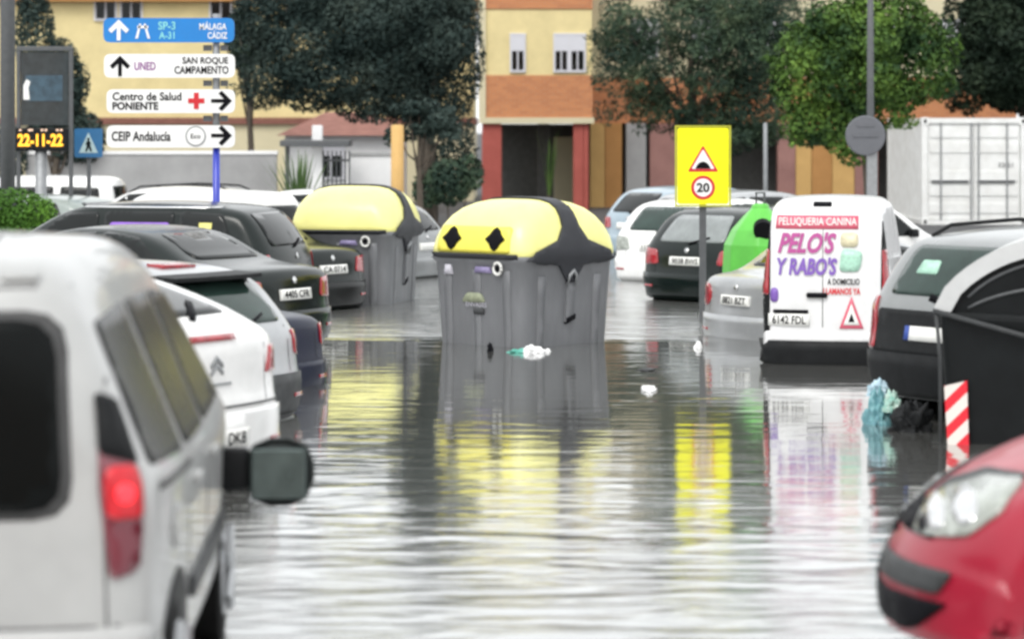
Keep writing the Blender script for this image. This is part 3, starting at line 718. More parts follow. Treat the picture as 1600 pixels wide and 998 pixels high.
# ------------------------------------------------------------------ signs and posts
SW = mottled('sign_white', (.80, .80, .79), rough=.35, amt=.07)
SBLUE = mottled('sign_blue', (.012, .20, .56), rough=.35, amt=.1)
SYEL = mottled('sign_yellow', (.88, .86, .0), rough=.4, amt=.08)
SRED = mottled('sign_red', (.60, .02, .03), rough=.35)
SPUR = mottled('sign_purple', (.28, .08, .30), rough=.4)
STEAL = mottled('sign_teal', (.25, .68, .70), rough=.4)
POLEB = mottled('pole_blue', (.015, .035, .42), rough=.35, amt=.15, coat=.3)
def arrow(t, cx, cz, s, ang, mat, y):
    pts = [(-.09, -.5), (.09, -.5), (.09, .12), (.36, -.14), (.50, .02), (0, .52), (-.50, .02), (-.36, -.14), (-.09, .12)]
    a = math.radians(ang); P = [(cx+s*(x*math.cos(a)-z*math.sin(a)), cz+s*(x*math.sin(a)+z*math.cos(a))) for x, z in pts]
    poly_flat('arrow', P, y, mat, t, .003)
def direction_sign():
    Y = 34.8; ox = X(338, Y); t = empty('direction_sign', (ox, Y, -.3)); tag(t, 'tall blue post carrying one blue and three white direction panels', 'sign')
    def zz(py): return Z(py, Y)+.3
    def xx(px): return X(px, Y)-ox
    MB().tube([(0, 0, 0), (0, 0, zz(222))], .045, 16).build('post', POLEB, t, True)
    MB().tube([(0, 0, zz(222)), (0, 0, zz(22))], .045, 16).build('upper_post', GALV, t, True)
    rows = [(163, 367, 29, 67, SBLUE), (164, 368, 85, 122, SW), (168, 368, 140, 177, SW), (168, 368, 196, 231, SW)]
    for i, (a, b, c, d, m) in enumerate(rows):
        p = poly_flat('sign_panel', rrect(xx(a), xx(b), zz(d), zz(c), .08), -.085, m, t, .035)
        MB().box(-.06, -.045, -.05, .05, zz(d)+.03, zz(c)-.03).box(.045, .06, -.05, .05, zz(d)+.03, zz(c)-.03).build('bracket', DPOLE, p)
        y = -.09; fs = -.0895
        if i < 3:
            MB().box(xx(318), xx(331), -.04, .03, zz(d+13), zz(d+4)).build('clamp', DPOLE, t); MB().box(xx(345), xx(356), -.04, .03, zz(d+13), zz(d+4)).build('clamp', DPOLE, t)
        if i == 0:
            arrow(p, xx(187), zz(48), .25, 0, SW, y)
            poly_flat('road_symbol', [(xx(213), zz(61)), (xx(217), zz(61)), (xx(222), zz(38)), (xx(219), zz(38))], y, SW, p, .003)
            poly_flat('road_symbol', [(xx(232), zz(61)), (xx(236), zz(61)), (xx(229), zz(38)), (xx(226), zz(38))], y, SW, p, .003)
            MB().box(xx(216), xx(233), y, y+.003, zz(45), zz(41)).build('road_symbol', SW, p)
            text_flat('lettering', 'SP-3', xx(262), y, zz(41), .21, .10, STEAL, p, bold=.02); text_flat('lettering', 'A-31', xx(262), y, zz(56), .19, .09, STEAL, p, bold=.02)
            text_flat('lettering', 'MÁLAGA', xx(334), y, zz(41), .33, .10, SW, p, bold=.02); text_flat('lettering', 'CÁDIZ', xx(341), y, zz(55), .24, .10, SW, p, bold=.02)
        if i == 1:
            arrow(p, xx(189), zz(104), .25, 0, INK, y)
            text_flat('lettering', 'UNED', xx(228), y, zz(104), .26, .10, SPUR, p, bold=.02)
            text_flat('lettering', 'SAN ROQUE', xx(322), y, zz(96), .56, .095, INK, p, bold=.02); text_flat('lettering', 'CAMPAMENTO', xx(316), y, zz(110), .66, .095, INK, p, bold=.02)
        if i == 2:
            text_flat('lettering', 'Centro de Salud', xx(231), y, zz(151), .84, .10, INK, p, bold=.02); text_flat('lettering', 'PONIENTE', xx(213), y, zz(166), .56, .095, INK, p, bold=.03)
            r = .1; cx, cz = xx(308), zz(158)
            poly_flat('red_cross', [(cx-.03, cz-r), (cx+.03, cz-r), (cx+.03, cz-.03), (cx+r, cz-.03), (cx+r, cz+.03), (cx+.03, cz+.03), (cx+.03, cz+r), (cx-.03, cz+r), (cx-.03, cz+.03), (cx-r, cz+.03), (cx-r, cz-.03), (cx-.03, cz-.03)], y, SRED, p, .003)
            arrow(p, xx(347), zz(158), .25, -90, INK, y)
        if i == 3:
            text_flat('lettering', 'CEIP Andalucía', xx(222), y, zz(213), .72, .12, INK, p, bold=.02)
            poly_flat('round_emblem', circle(xx(307), zz(213), .125), y, GALV, p, .003); poly_flat('round_emblem', circle(xx(307), zz(213), .108), y-.003, SW, p, .003)
            text_flat('lettering', 'Eco', xx(307), y-.004, zz(213), .12, .06, INK, p, bold=.02)
            arrow(p, xx(347), zz(212), .25, -90, INK, y)
direction_sign()
def hump_sign():
    Y = 33.3; ox = X(1098, Y); t = empty('hump_sign', (ox, Y, -.3)); tag(t, 'yellow road sign with a bump triangle above a twenty limit', 'sign')
    zz = lambda py: Z(py, Y)+.3
    xx = lambda px: X(px, Y)-ox
    MB().box(-.04, .04, -.02, .02, 0, zz(205)).build('post', DPOLE, t)
    p = poly_flat('sign_panel', rrect(xx(1058), xx(1138), zz(319), zz(200), .03), -.055, SYEL, t, .03)
    fr = MB(); a, b, c, d = xx(1057), xx(1139), zz(320), zz(199)
    e = mottled('sign_edge_olive', (.45, .45, .03), rough=.5)
    fr.box(a, b, -.06, -.02, c-.02, c); fr.box(a, b, -.06, -.02, d, d+.02); fr.box(a-.02, a, -.06, -.02, c-.02, d+.02); fr.box(b, b+.02, -.06, -.02, c-.02, d+.02); fr.build('panel_rim', e, p)
    y = -.0595
    def tri(s, dz=0): return [tuple(q) for q in rnd([(xx(1098)-s*.5, zz(251)-s*.36), (xx(1098)+s*.5, zz(251)-s*.36), (xx(1098), zz(251)+s*.50)], .02)]
    poly_flat('warning_triangle', tri(.36), y, SRED, p, .004)
    poly_flat('warning_triangle', tri(.27), y-.003, SW, p, .003)
    cx, cz = xx(1098), zz(259)
    poly_flat('bump_symbol', [(cx-.09, cz-.035), (cx+.09, cz-.035), (cx+.075, cz), (cx+.045, cz+.035), (cx, cz+.05), (cx-.045, cz+.035), (cx-.075, cz)], y-.006, INK, p, .003)
    poly_flat('limit_ring', circle(xx(1098), zz(293), .14, 28), y, SRED, p, .004)
    poly_flat('limit_disc', circle(xx(1098), zz(293), .105, 28), y-.003, SW, p, .003)
    text_flat('lettering', '20', xx(1098), y-.007, zz(293), .15, .11, INK, p, bold=.03)
hump_sign()
def crossing_sign():
    Y = 45; ox = X(139, Y); t = empty('crossing_sign', (ox, Y, -.3)); tag(t, 'square blue pedestrian crossing sign on a thin grey post', 'sign')
    zz = lambda py: Z(py, Y)+.3
    xx = lambda px: X(px, Y)-ox
    MB().tube([(0, 0, 0), (0, 0, zz(203))], .035, 10).build('post', DPOLE, t, True)
    m = mottled('sign_blue_soft', (.04, .17, .36), rough=.35, amt=.15)
    p = poly_flat('sign_panel', rrect(xx(117), xx(161), zz(246), zz(201), .03), -.06, m, t, .02)
    cx = xx(139)
    poly_flat('sign_triangle', [(cx-.15, zz(239)), (cx+.15, zz(239)), (cx, zz(207))], -.064, mottled('sign_pale', (.5, .66, .68)), p, .003)
    c0 = zz(228)
    poly_flat('walking_figure', [(cx-.05, zz(237)), (cx-.02, zz(237)), (cx, c0-.02), (cx+.03, zz(237)), (cx+.06, zz(237)), (cx+.025, c0+.03), (cx+.05, c0+.02), (cx+.02, c0+.08), (cx-.02, c0+.08), (cx-.05, c0+.01), (cx-.02, c0+.02)], -.068, INK, p, .003)
    poly_flat('walking_figure', circle(cx, c0+.105, .022, 12), -.068, INK, p, .003)
crossing_sign()
def bus_display():
    Y = 44; ox = X(64, Y); t = empty('bus_stop_display', (ox, Y, -.3)); tag(t, 'bus stop display with lit amber characters under a dark poster frame', 'display')
    zz = lambda py: Z(py, Y)+.3
    xx = lambda px: X(px, Y)-ox
    MB().tube([(0, 0, 0), (0, 0, zz(236))], .09, 12).build('column', GALV, t, True)
    MB().bbox(xx(108), xx(114), -.04, .04, 0, zz(80), .01).bbox(xx(26), xx(32), -.04, .04, 0, zz(80), .01).bbox(xx(26), xx(114), -.045, .045, zz(80), zz(73), .01).build('frame', DPOLE, t)
    MB().box(xx(33), xx(107), -.02, .02, zz(196), zz(82)).build('poster_case', mottled('poster_dark', (.045, .06, .065), rough=.2, amt=.5, scale=7, coat=.5), t)
    MB().box(xx(40), xx(98), -.026, -.021, zz(158), zz(118)).build('poster', mottled('poster_blue', (.06, .11, .15), rough=.3, amt=.6, scale=9), t)
    poly_flat('poster_figure', [(xx(37), zz(156)), (xx(47), zz(156)), (xx(45), zz(138)), (xx(48), zz(128)), (xx(42), zz(124)), (xx(37), zz(134))], -.030, PLATE, t, .003)
    c = MB().bbox(xx(24), xx(106), -.12, .1, zz(236), zz(200), .02).build('display_case', BLK, t)
    amber = mottled('amber_led', (.9, .4, .02), rough=.4, emis=((1., .5, .04), 1.1))
    text_flat('lit_characters', '22-11-22', xx(65), -.125, zz(219), .70, .19, amber, c, bold=.03)
    amber2 = mottled('pale_led', (.6, .4, .3), rough=.4, emis=((1., .7, .5), .5))
    m = MB()
    for q in (32, 46, 50, 66, 72, 90, 96): m.box(xx(q), xx(q+3.5), -.125, -.121, zz(205), zz(202))
    m.build('status_lights', amber2, c)
bus_display()
post('lamp_post', 'thick grey lamp post at the left edge beside the bus stop display', 'lamp post', 12, 41, .11, -400, DPOLE, 'lamp posts')
def thin_lamp():
    Y = 50; t = empty('street_lamp', (X(1360, Y), Y, -.1)); tag(t, 'slender tall lamp post in front of the bright green tree', 'lamp post', 'lamp posts')
    MB().tube([(0, 0, 0), (0, 0, 3), (0, 0, 7)], [.09, .06, .045], 12).build('pole', DPOLE, t, True)
    MB().tube([(0, 0, 7), (-.3, 0, 7.3), (-1.2, 0, 7.35)], .03, 8).build('arm', DPOLE, t, True)
    MB().bbox(-1.8, -1.15, -.12, .12, 7.3, 7.42, .04).build('lamp_head', DPOLE, t, True)
thin_lamp()
def round_sign():
    Y = 44; ox = X(1352, Y); t = empty('round_sign', (ox, Y, -.3)); tag(t, 'round road sign seen from its plain grey back beside the white van', 'sign')
    z = Z(212, Y)+.3
    MB().bbox(.03, .19, -.0, .10, 0, z-.2, .02).build('post', GALV, t)
    g = mottled('sign_back_grey', (.13, .135, .15), rough=.5, amt=.15, metal=.3)
    d = MB().tube([(0, -.05, z), (0, -.03, z), (0, -.01, z)], [.295, .31, .31], 36).build('disc', g, t)
    MB().box(-.2, .2, -.065, -.045, z-.02, z+.02).box(-.14, .14, -.064, -.045, z+.14, z+.17).build('stiffener', g, d)
round_sign()

# ------------------------------------------------------------------ waste containers
CB = mottled('bin_grey', (.165, .17, .18), rough=.5, amt=.26, scale=5, bump=.08, stretch=(1, 1, .25))
CBD = mottled('bin_dark_grey', (.040, .042, .048), rough=.5, amt=.25, scale=3, spec=.2)
CY = mottled('lid_yellow', (.84, .80, .28), rough=.38, amt=.16, scale=3.5, coat=.2)
CYD = mottled('lid_yellow_deep', (.80, .72, .10), rough=.4, amt=.1, scale=4)
def rrloop(a, b, r, n=6):
    r = min(r, a*.98, b*.98); P = []
    for cx, cy, t0 in ((a-r, b-r, 0), (-a+r, b-r, 90), (-a+r, -b+r, 180), (a-r, -b+r, 270)):
        for k in range(n+1):
            t = math.radians(t0+90*k/n); P.append((cx+r*math.cos(t), cy+r*math.sin(t)))
    return P
def dense_loop(P, m=.09):
    R = []
    for i in range(len(P)):
        a = Vector(P[i]); b = Vector(P[(i+1) % len(P)]); k = max(1, round((b-a).length/m))
        for j in range(k): R.append(a.lerp(b, j/k))
    return R
def loft(levels, cap=True):
    m = MB(); base = None; V = []; N = None
    for (a, b, r, z) in levels:
        L0 = rrloop(a, b, r, 8)
        N = len(L0); V += [(x, y, z) for x, y in L0]
    Fs = [(k*N+i, k*N+(i+1) % N, (k+1)*N+(i+1) % N, (k+1)*N+i) for k in range(len(levels)-1) for i in range(N)]
    if cap: Fs += [tuple(range(N))[::-1], tuple((len(levels)-1)*N+i for i in range(N))]
    return V, Fs
def bvh_of(*objs):
    vs = []; fs = []
    for o in objs:
        n = len(vs); vs += [v.co.copy() for v in o.data.vertices]; fs += [tuple(a+n for a in p.vertices) for p in o.data.polygons]
    return BVHTree.FromPolygons(vs, fs)
def recycling(label, X0, Y0, rot, z0=-.28, stick=True, hs=1., holes=True):
    """local -y is the front with the two throw-in holes, +x and -x are the end faces"""
    t = empty('recycling_container', (X0, Y0, z0), math.radians(rot)); tag(t, label, 'waste container', 'grey recycling containers with yellow lids')
    a, b = .68, .72; H = 1.77*hs
    zl = 1.16
    V, Fs = loft([(.58, .62, .12, .06), (.61, .65, .13, .12), (.64, .68, .14, .7), (.665, .70, .14, 1.12), (.69, .73, .14, 1.15), (.69, .73, .14, 1.20), (.67, .71, .14, 1.215)])
    body = mesh_obj('body', V, Fs, CB, t, True)
    lv = [(.68, .72, .17, 1.19), (.70, .745, .19, 1.21), (.70, .745, .20, 1.27), (.685, .73, .23, 1.38), (.655, .69, .27, 1.50), (.61, .62, .30, 1.60), (.55, .53, .32, 1.68), (.46, .41, .30, 1.735), (.34, .26, .2, 1.765), (.20, .12, .1, 1.775)]
    lv = [(p, q, r, 1.19+(z-1.19)*hs) for p, q, r, z in lv]
    V, Fs = loft(lv)
    lid = mesh_obj('lid', V, Fs, CY, t, True)
    bv = bvh_of(body, lid); bl = bvh_of(lid)
    # vertical ribs moulded in the body
    for u in (-.42, 0., .42):
        decal(bv, 'rib', [(u-.05, .2), (u+.05, .2), (u+.06, 1.06), (u-.06, 1.06)], 90, CB, t, off=.006, step=.2)
    for a_, sg in ((180, 1), (0, -1)):
        decal(bv, 'rib', [(.36, .2), (.46, .2), (.48, 1.0), (.36, 1.0)], a_, CB, t, off=.006, step=.2)
        decal(bv, 'rib', [(-.46, .2), (-.36, .2), (-.36, 1.0), (-.48, 1.0)], a_, CB, t, off=.006, step=.2)
    # dark band over the top between both lids with the lifting cheek on each end
    decal(bl, 'centre_band', [(-.56, -.10), (.56, -.10), (.56, .10), (-.56, .10)], 0, CBD, t, off=.02, step=.07, pitch='top')
    for a_ in (180, 0):
        c = decal(bv, 'lifting_cheek', [(-.10, 1.69), (-.12, 1.50), (-.22, 1.36), (-.55, 1.25), (-.66, 1.16), (-.40, 1.13), (-.18, 1.10), (-.05, .93), (.05, .93), (.18, 1.10), (.40, 1.13), (.66, 1.16), (.55, 1.25), (.22, 1.36), (.12, 1.50), (.10, 1.69)], a_, CBD, t, off=.03, step=.06)
        decal(bv, 'lift_slot', [(-.06, .52), (.06, .52), (.06, .92), (-.06, .92)], a_, CB, t, off=.03, step=.1)
        decal(bv, 'lift_slot', [(-.055, .50), (.08, .55), (.08, .60), (-.055, .56)], a_, INK, t, off=.036, step=.1)
        q = proj_pts(bv, [(0, .97)], a_, .035)[0]
        sx_ = 1 if q[0].x > 0 else -1
        m = MB(); m.tube([(q[0].x, -.07, .90), (q[0].x+sx_*.02, -.045, 1.0), (q[0].x+sx_*.03, 0, 1.05), (q[0].x+sx_*.02, .045, 1.0), (q[0].x, .07, .90)], .018, 8); m.build('lifting_pin', GALV, t, True)
    # front throw-in panel with two octagonal openings
    if holes: decal(bl, 'inlet_panel', rnd([(-.52, 1.235), (.52, 1.235), (.50, 1.50), (-.50, 1.50)], .04), 90, CYD, t, off=.012, step=.07)
    for u in ((-.31, .31) if holes else ()):
        R8 = .115
        octo = [(u+R8*1.12*math.cos(math.radians(k*45)), 1.375+R8*math.sin(math.radians(k*45))*1.05*hs) for k in range(8)]
        octo = [(u+R8*1.2, 1.375), (u+.08, 1.42), (u+.045, 1.47), (u, 1.495), (u-.045, 1.47), (u-.08, 1.42), (u-R8*1.2, 1.375), (u-.08, 1.33), (u-.045, 1.28), (u, 1.255), (u+.045, 1.28), (u+.08, 1.33)]
        decal(bl, 'throw_in_hole', octo, 90, INK, t, off=.022, step=.05)
    decal(bl, 'lid_lip', [(-.60, 1.195), (.60, 1.195), (.60, 1.225), (-.60, 1.225)], 90, CBD, t, off=.03, step=.1)
    q = proj_pts(bv, [(.33, 1.08)], 90, .03)[0][0]
    m = MB(); n = 20
    m.tube([(q.x+.055*math.cos(2*math.pi*k/n), q.y, q.z+.06*math.sin(2*math.pi*k/n)) for k in range(n+1)], .016, 6); m.build('lock_ring', PLATE, t, True)
    MB().tube([(q.x, q.y+.02, q.z), (q.x, q.y-.01, q.z)], .03, 10).build('lock', INK, t)
    if stick:
        pur = mottled('faded_violet_sticker', (.28, .24, .42), rough=.5, amt=.3, scale=20); grn = mottled('faded_green_sticker', (.30, .33, .22), rough=.5, amt=.4, scale=20)
        wh = mottled('worn_white_sticker', (.55, .54, .60), rough=.5, amt=.3, scale=20)
        decal(bv, 'sticker', [(-.46, 1.0), (-.34, 1.0), (-.36, 1.10), (-.44, 1.10)], 90, wh, t, off=.02, step=.1)
        decal(bv, 'sticker', [(-.02, 1.03), (.22, 1.03), (.20, 1.09), (0, 1.09)], 90, pur, t, off=.02, step=.1)
        decal(bv, 'sticker', rnd([(-.22, .72), (.12, .72), (.06, .82), (-.14, .82)], .04), 90, grn, t, off=.018, step=.1)
        decal(bv, 'sticker', rnd([(-.05, .60), (.10, .60), (.10, .66), (-.05, .66)], .02), 90, DGREY, t, off=.018, step=.1)
        text_on(bv, 'lettering', 'ENVASES', .0, .70, .30, .045, 90, wh, t, off=.024)
    return t
YC1 = 29.4
recycling('large grey container with a glossy yellow lid and two dark holes standing in open water', X(818, YC1+.2), YC1+.35, -44)
recycling('grey recycling container with yellow lid half hidden by the dark saloon on the left', X(556, 36.6), 36.9, -14, stick=True, holes=False)

def glass_bank():
    Y = 34.6; t = empty('glass_bank', (X(1188, Y), Y, -.3)); tag(t, 'bright green plastic glass recycling bin between the silver boot and the white van', 'waste container')
    G = mottled('bin_green', (.10, .50, .05), rough=.4, amt=.2, scale=4, coat=.2); GD = mottled('bin_green_dark', (.04, .30, .04), rough=.45, amt=.2, scale=4)
    m = MB(); N = 8
    lev = [(.42, 0), (.46, .1), (.47, .8), (.45, 1.12), (.36, 1.30), (.22, 1.46), (.12, 1.56), (.10, 1.62)]
    V = []
    for r, z in lev:
        for k in range(N): a = math.radians(22.5+45*k+12); V.append((r*math.cos(a), r*math.sin(a), z))
    Fs = [(j*N+i, j*N+(i+1) % N, (j+1)*N+(i+1) % N, (j+1)*N+i) for j in range(len(lev)-1) for i in range(N)]+[tuple(range(N))[::-1], tuple((len(lev)-1)*N+i for i in range(N))]
    b = mesh_obj('body', V, Fs, G, t)
    mo = b.modifiers.new('b', 'BEVEL'); mo.width = .03; mo.segments = 2
    MB().tube([(.0, -.30, 1.35), (0, -.42, 1.30)], [.11, .12], 16).build('inlet', INK, t)
    MB().tube([(-.05, 0, 1.6), (-.05, 0, 1.75), (.05, 0, 1.75), (.05, 0, 1.6)], .018, 6).build('lifting_hook', DPOLE, t)
    MB().bbox(-.14, .14, -.475, -.44, .55, .85, .01).build('label_plate', GD, t)
glass_bank()

def arched_container():
    # dark container with arched pale lid, right edge
    Y = 20.0; X0 = X(1458, Y)
    t = empty('arched_waste_container', (X0, Y, -.25), math.radians(-14)); tag(t, 'black waste container with a pale arched lid and a red and white striped marker', 'waste container')
    LG = mottled('lid_pale_grey', (.50, .51, .51), rough=.4, amt=.15, scale=4); BD = mottled('bin_black', (.010, .012, .013), rough=.4, amt=.5, scale=3, spec=.15)
    Wd, Dp, zb, zt = 1.75, 1.15, 1.20, 1.72
    N = 22
    def arc(k, s=0.):
        u = k/N; x = Wd*u; z = zb+(zt-zb)*(math.sin(math.pi*min(u*1.0, 1)))**.62
        return x, z
    m = MB()
    # shell of the lid
    vs = []
    for k in range(N+1):
        x, z = arc(k); cx = Wd/2; xi = cx+(x-cx)*.86; zi = zb+(z-zb)*.80-.02
        vs += [(x, 0, z), (x, Dp, z), (xi, Dp, zi), (xi, 0, zi)]
    fs = [(4*k+j, 4*k+4+j, 4*k+4+(j+1) % 4, 4*k+(j+1) % 4) for k in range(N) for j in range(4)]+[(0,1,2,3), (4*N+3, 4*N+2, 4*N+1, 4*N)]
    o = mesh_obj('lid', vs, fs, LG, t)
    # recessed end panel with ribs
    P = []
    for k in range(N+1):
        x, z = arc(k); cx = Wd/2; P.append((cx+(x-cx)*.87, zb+(z-zb)*.81-.015))
    P += [(Wd*.95, zb-.42), (Wd*.5, zb-.22), (Wd*.05, zb-.03)]
    poly_flat('end_panel', P, .05, BD, t, .04)
    for s in (.42, .72):
        pts = []
        for k in range(1, N):
            x, z = arc(k); pts.append((Wd/2+(x-Wd/2)*.80, .045, zb+(z-zb)*s-.10+.10*s))
        MB().tube(pts, .012, 6).build('rib', DPOLE, t, True)
    b = MB()
    b.add([(.04, .02, 1.19), (Wd-.04, .02, 1.12), (Wd-.04, Dp-.02, 1.12), (.04, Dp-.02, 1.19), (.12, .10, 0), (Wd-.12, .10, 0), (Wd-.12, Dp-.1, 0), (.12, Dp-.1, 0)], [(0,1,2,3), (7,6,5,4), (0,4,5,1), (1,5,6,2), (2,6,7,3), (3,7,4,0)])
    bo = b.build('body', BD, t); mo = bo.modifiers.new('b', 'BEVEL'); mo.width = .05; mo.segments = 3
    MB().tube([(.0, -.01, 1.19), (Wd*.35, -.02, 1.03), (Wd, -.02, .80)], .018, 8).build('rim_bar', DGREY, t, True)
    MB().tube([(.02, -.0, 1.18), (.05, .0, .85), (.05, .05, .2)], .014, 8).build('edge_strip', DGREY, t, True)
    MB().tube([(-.01, Dp*.5, 1.22), (-.08, Dp*.5, 1.25)], .03, 10).build('hinge', INK, t)
    # striped marker
    m2, nt, bs = nmat('red_white_stripes'); setp(bs, Roughness=.35)
    tc = nt.nodes.new('ShaderNodeTexCoord'); sp = nt.nodes.new('ShaderNodeSeparateXYZ'); nt.links.new(tc.outputs['Object'], sp.inputs[0])
    def mth(op, a, c):
        n = nt.nodes.new('ShaderNodeMath'); n.operation = op
        for i, q in enumerate((a, c)):
            if hasattr(q, 'default_value'): nt.links.new(q, n.inputs[i])
            else: n.inputs[i].default_value = q
        return n.outputs[0]
    v = mth('GREATER_THAN', mth('FRACT', mth('MULTIPLY', mth('SUBTRACT', sp.outputs['Z'], mth('MULTIPLY', sp.outputs['X'], 1.0)), 5.2), 0), .48)
    mx = nt.nodes.new('ShaderNodeMix'); mx.data_type = 'RGBA'; mx.inputs['A'].default_value = (.62, .015, .03, 1); mx.inputs['B'].default_value = (.66, .60, .56, 1)
    nt.links.new(v, mx.inputs['Factor']); nt.links.new(mx.outputs['Result'], bs.inputs['Base Color'])
    poly_flat('striped_marker', [(.10, .22), (.25, .17), (.235, .70), (.075, .66)], .015, m2, t, .012)
arched_container()

# ------------------------------------------------------------------ cars: left row (noses to the far left)
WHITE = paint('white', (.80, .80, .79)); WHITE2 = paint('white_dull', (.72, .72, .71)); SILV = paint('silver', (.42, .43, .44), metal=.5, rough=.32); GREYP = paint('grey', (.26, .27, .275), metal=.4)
BLACKP = paint('black', (.006, .007, .007), coat=.0, spec=.25); DGRN = paint('dark_green_black', (.004, .009, .008), coat=.06, spec=.28, rough=.18); NAVY = paint('navy', (.005, .009, .028), coat=.0, spec=.25); SAGE = paint('sage_grey', (.27, .31, .29)); BEIGE = paint('grey_beige', (.34, .33, .30), metal=.3); REDP = paint('crimson', (.31, .002, .022), rough=.38, coat=.25)
HL = 52
FGLASS = mottled('tinted_window', (.004, .005, .005), rough=.25, amt=.3, scale=3, spec=.10)
# A: foreground white van
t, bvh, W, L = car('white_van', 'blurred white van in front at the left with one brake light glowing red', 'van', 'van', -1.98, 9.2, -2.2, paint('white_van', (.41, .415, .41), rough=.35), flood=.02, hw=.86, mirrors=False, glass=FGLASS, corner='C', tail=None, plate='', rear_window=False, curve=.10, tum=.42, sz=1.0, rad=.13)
decal(bvh, 'rear_window', rnd([(-.62, .98), (.52, .98), (.48, 1.60), (-.58, 1.60)], .12), 0, FGLASS, t, off=.008)
glow = mottled('brake_lamp_lit', (.6, .01, .02), rough=.3, emis=((1., .03, .04), 1.3))
DRED = mottled('dark_red_lamp', (.16, .015, .03), rough=.15, amt=.3, coat=.8)
for s, a in ((1, 42), (-1, -42)):
    # centre of the corner in the slanted view
    u = .60
    lamp = decal(bvh, 'tail_light', rnd([(s*(u-.055), .75), (s*(u+.05), .78), (s*(u+.075), 1.05), (s*(u+.03), 1.33), (s*(u-.05), 1.36), (s*(u-.08), 1.05)], .03), a, DRED, t, off=.012, step=.05)
    decal(bvh, 'lamp_top', rnd([(s*(u-.07), 1.16), (s*(u+.07), 1.12), (s*(u+.03), 1.33), (s*(u-.05), 1.36)], .02), a, BLK, t, off=.018, step=.05)
    if s == 1:
        g = decal(bvh, 'brake_light', circle(u, 1.03, .033, 18), a, glow, t, off=.026, step=.02)
        decal(bvh, 'brake_light_lens', rnd([(u-.06, .95), (u+.06, .95), (u+.07, 1.05), (u+.055, 1.12), (u-.055, 1.12), (u-.065, 1.05)], .03), a, mottled('brake_lens_lit', (.5, .01, .02), rough=.3, scale=18, amt=.4, emis=((1., .02, .03), .12)), t, off=.017, step=.04)
decal(bvh, 'fuel_flap', circle(.62, .86, .08, 20), 90, MATS['paint_white_van'], t, off=.012, step=.08)
SEAL = mottled('rubber_seal', (.05, .05, .05), rough=.6)
for poly in ([(-.70, .60), (.70, .60), (.70, .607), (-.70, .607)], [(.655, .60), (.662, .60), (.635, 1.70), (.628, 1.70)], [(-.655, .60), (-.662, .60), (-.635, 1.70), (-.628, 1.70)], [(-.62, 1.70), (.62, 1.70), (.62, 1.706), (-.62, 1.706)]):
    decal(bvh, 'tailgate_gap', poly, 0, SEAL, t, off=.003, step=.1, edge=False)
decal(bvh, 'lower_bumper', rnd([(-.80, .28), (.80, .28), (.80, .50), (-.80, .50)], .04), 0, DGREY, t, off=.032, step=.1)
decal(bvh, 'window_seal', rnd([(-.655, .955), (.555, .955), (.515, 1.63), (-.61, 1.63)], .13), 0, SEAL, t, off=.004, step=.1)
for q in (-.45, .30): decal(bvh, 'hinge', rnd([(q, 1.72), (q+.12, 1.72), (q+.12, 1.75), (q, 1.75)], .01), 0, paint('white_van', (.41, .415, .41)), t, off=.02, step=.1)
decal(bvh, 'side_rub_strip', rnd([(1.15, .52), (3.0, .52), (3.0, .60), (1.15, .60)], .02), 90, DGREY, t, off=.02, step=.15)
decal(bvh, 'sliding_door_rail', [(.30, 1.02), (1.1, 1.02), (1.1, 1.04), (.30, 1.04)], 90, SEAL, t, off=.006, step=.2)
for s in (-1, 1):
    xm = 3.02; yy = s*(W(xm, .95)+.24); m = MB()
    m.bbox(xm-.08, xm+.06, yy-.15, yy+.15, .61, .90, .11); wm = m.build('wing_mirror', mottled('mirror_shell', (.03, .036, .036), rough=.5, spec=.15), t, True)
    MB().bbox(xm-.092, xm-.078, yy-.115, yy+.115, .65, .86, .005).build('mirror_glass', mottled('mirror_silver', (.13, .17, .165), rough=.25, metal=.6, amt=.5), wm)
    MB().bbox(xm-.05, xm+.05, min(yy-s*.27, yy-s*.13), max(yy-s*.27, yy-s*.13), .68, .86, .02).build('mirror_arm', BLK, wm, True)
# white coupe-like hatch
t, bvh, W, L = car('white_hatchback', 'white hatchback with double chevron emblem beside the foreground van', 'car', 'coupe', 469, 17.9, -60, WHITE, flood=.14, hw=.88, sz=1.06, tail=None, plate='2781 DKB', bumper=WHITE)
for s, a in ((1, 20), (-1, -20)):
    decal(bvh, 'tail_light', rnd([(s*.58, .84), (s*.88, .84), (s*.88, 1.0), (s*.66, 1.0)], .015), a, REDL, t, off=.012, step=.05)
decal(bvh, 'high_brake_light', [(-.22, 1.065), (.22, 1.065), (.22, 1.10), (-.22, 1.10)], 0, REDL, t, off=.015, step=.06)
for dz in (0, .045): decal(bvh, 'emblem', [(-.06, .86+dz), (0, .91+dz), (.06, .86+dz), (.06, .885+dz), (0, .935+dz), (-.06, .885+dz)], 0, GALV, t, off=.012, step=.06)
decal(bvh, 'badge_strip', [(-.14, .80), (.14, .80), (.14, .815), (-.14, .815)], 0, GALV, t, off=.010, step=.1)
decal(bvh, 'bumper_line', [(-.80, .66), (.80, .66), (.80, .672), (-.80, .672)], 0, DGREY, t, off=.012, step=.1)
decal(bvh, 'boot_shadow_gap', [(-.60, .69), (-.606, .69), (-.606, 1.0), (-.60, 1.0)], 0, DGREY, t, off=.006, step=.1)
decal(bvh, 'exhaust_valance', [(-.55, .25), (.55, .25), (.55, .33), (-.55, .33)], 0, BLK, t, off=.03, step=.1)
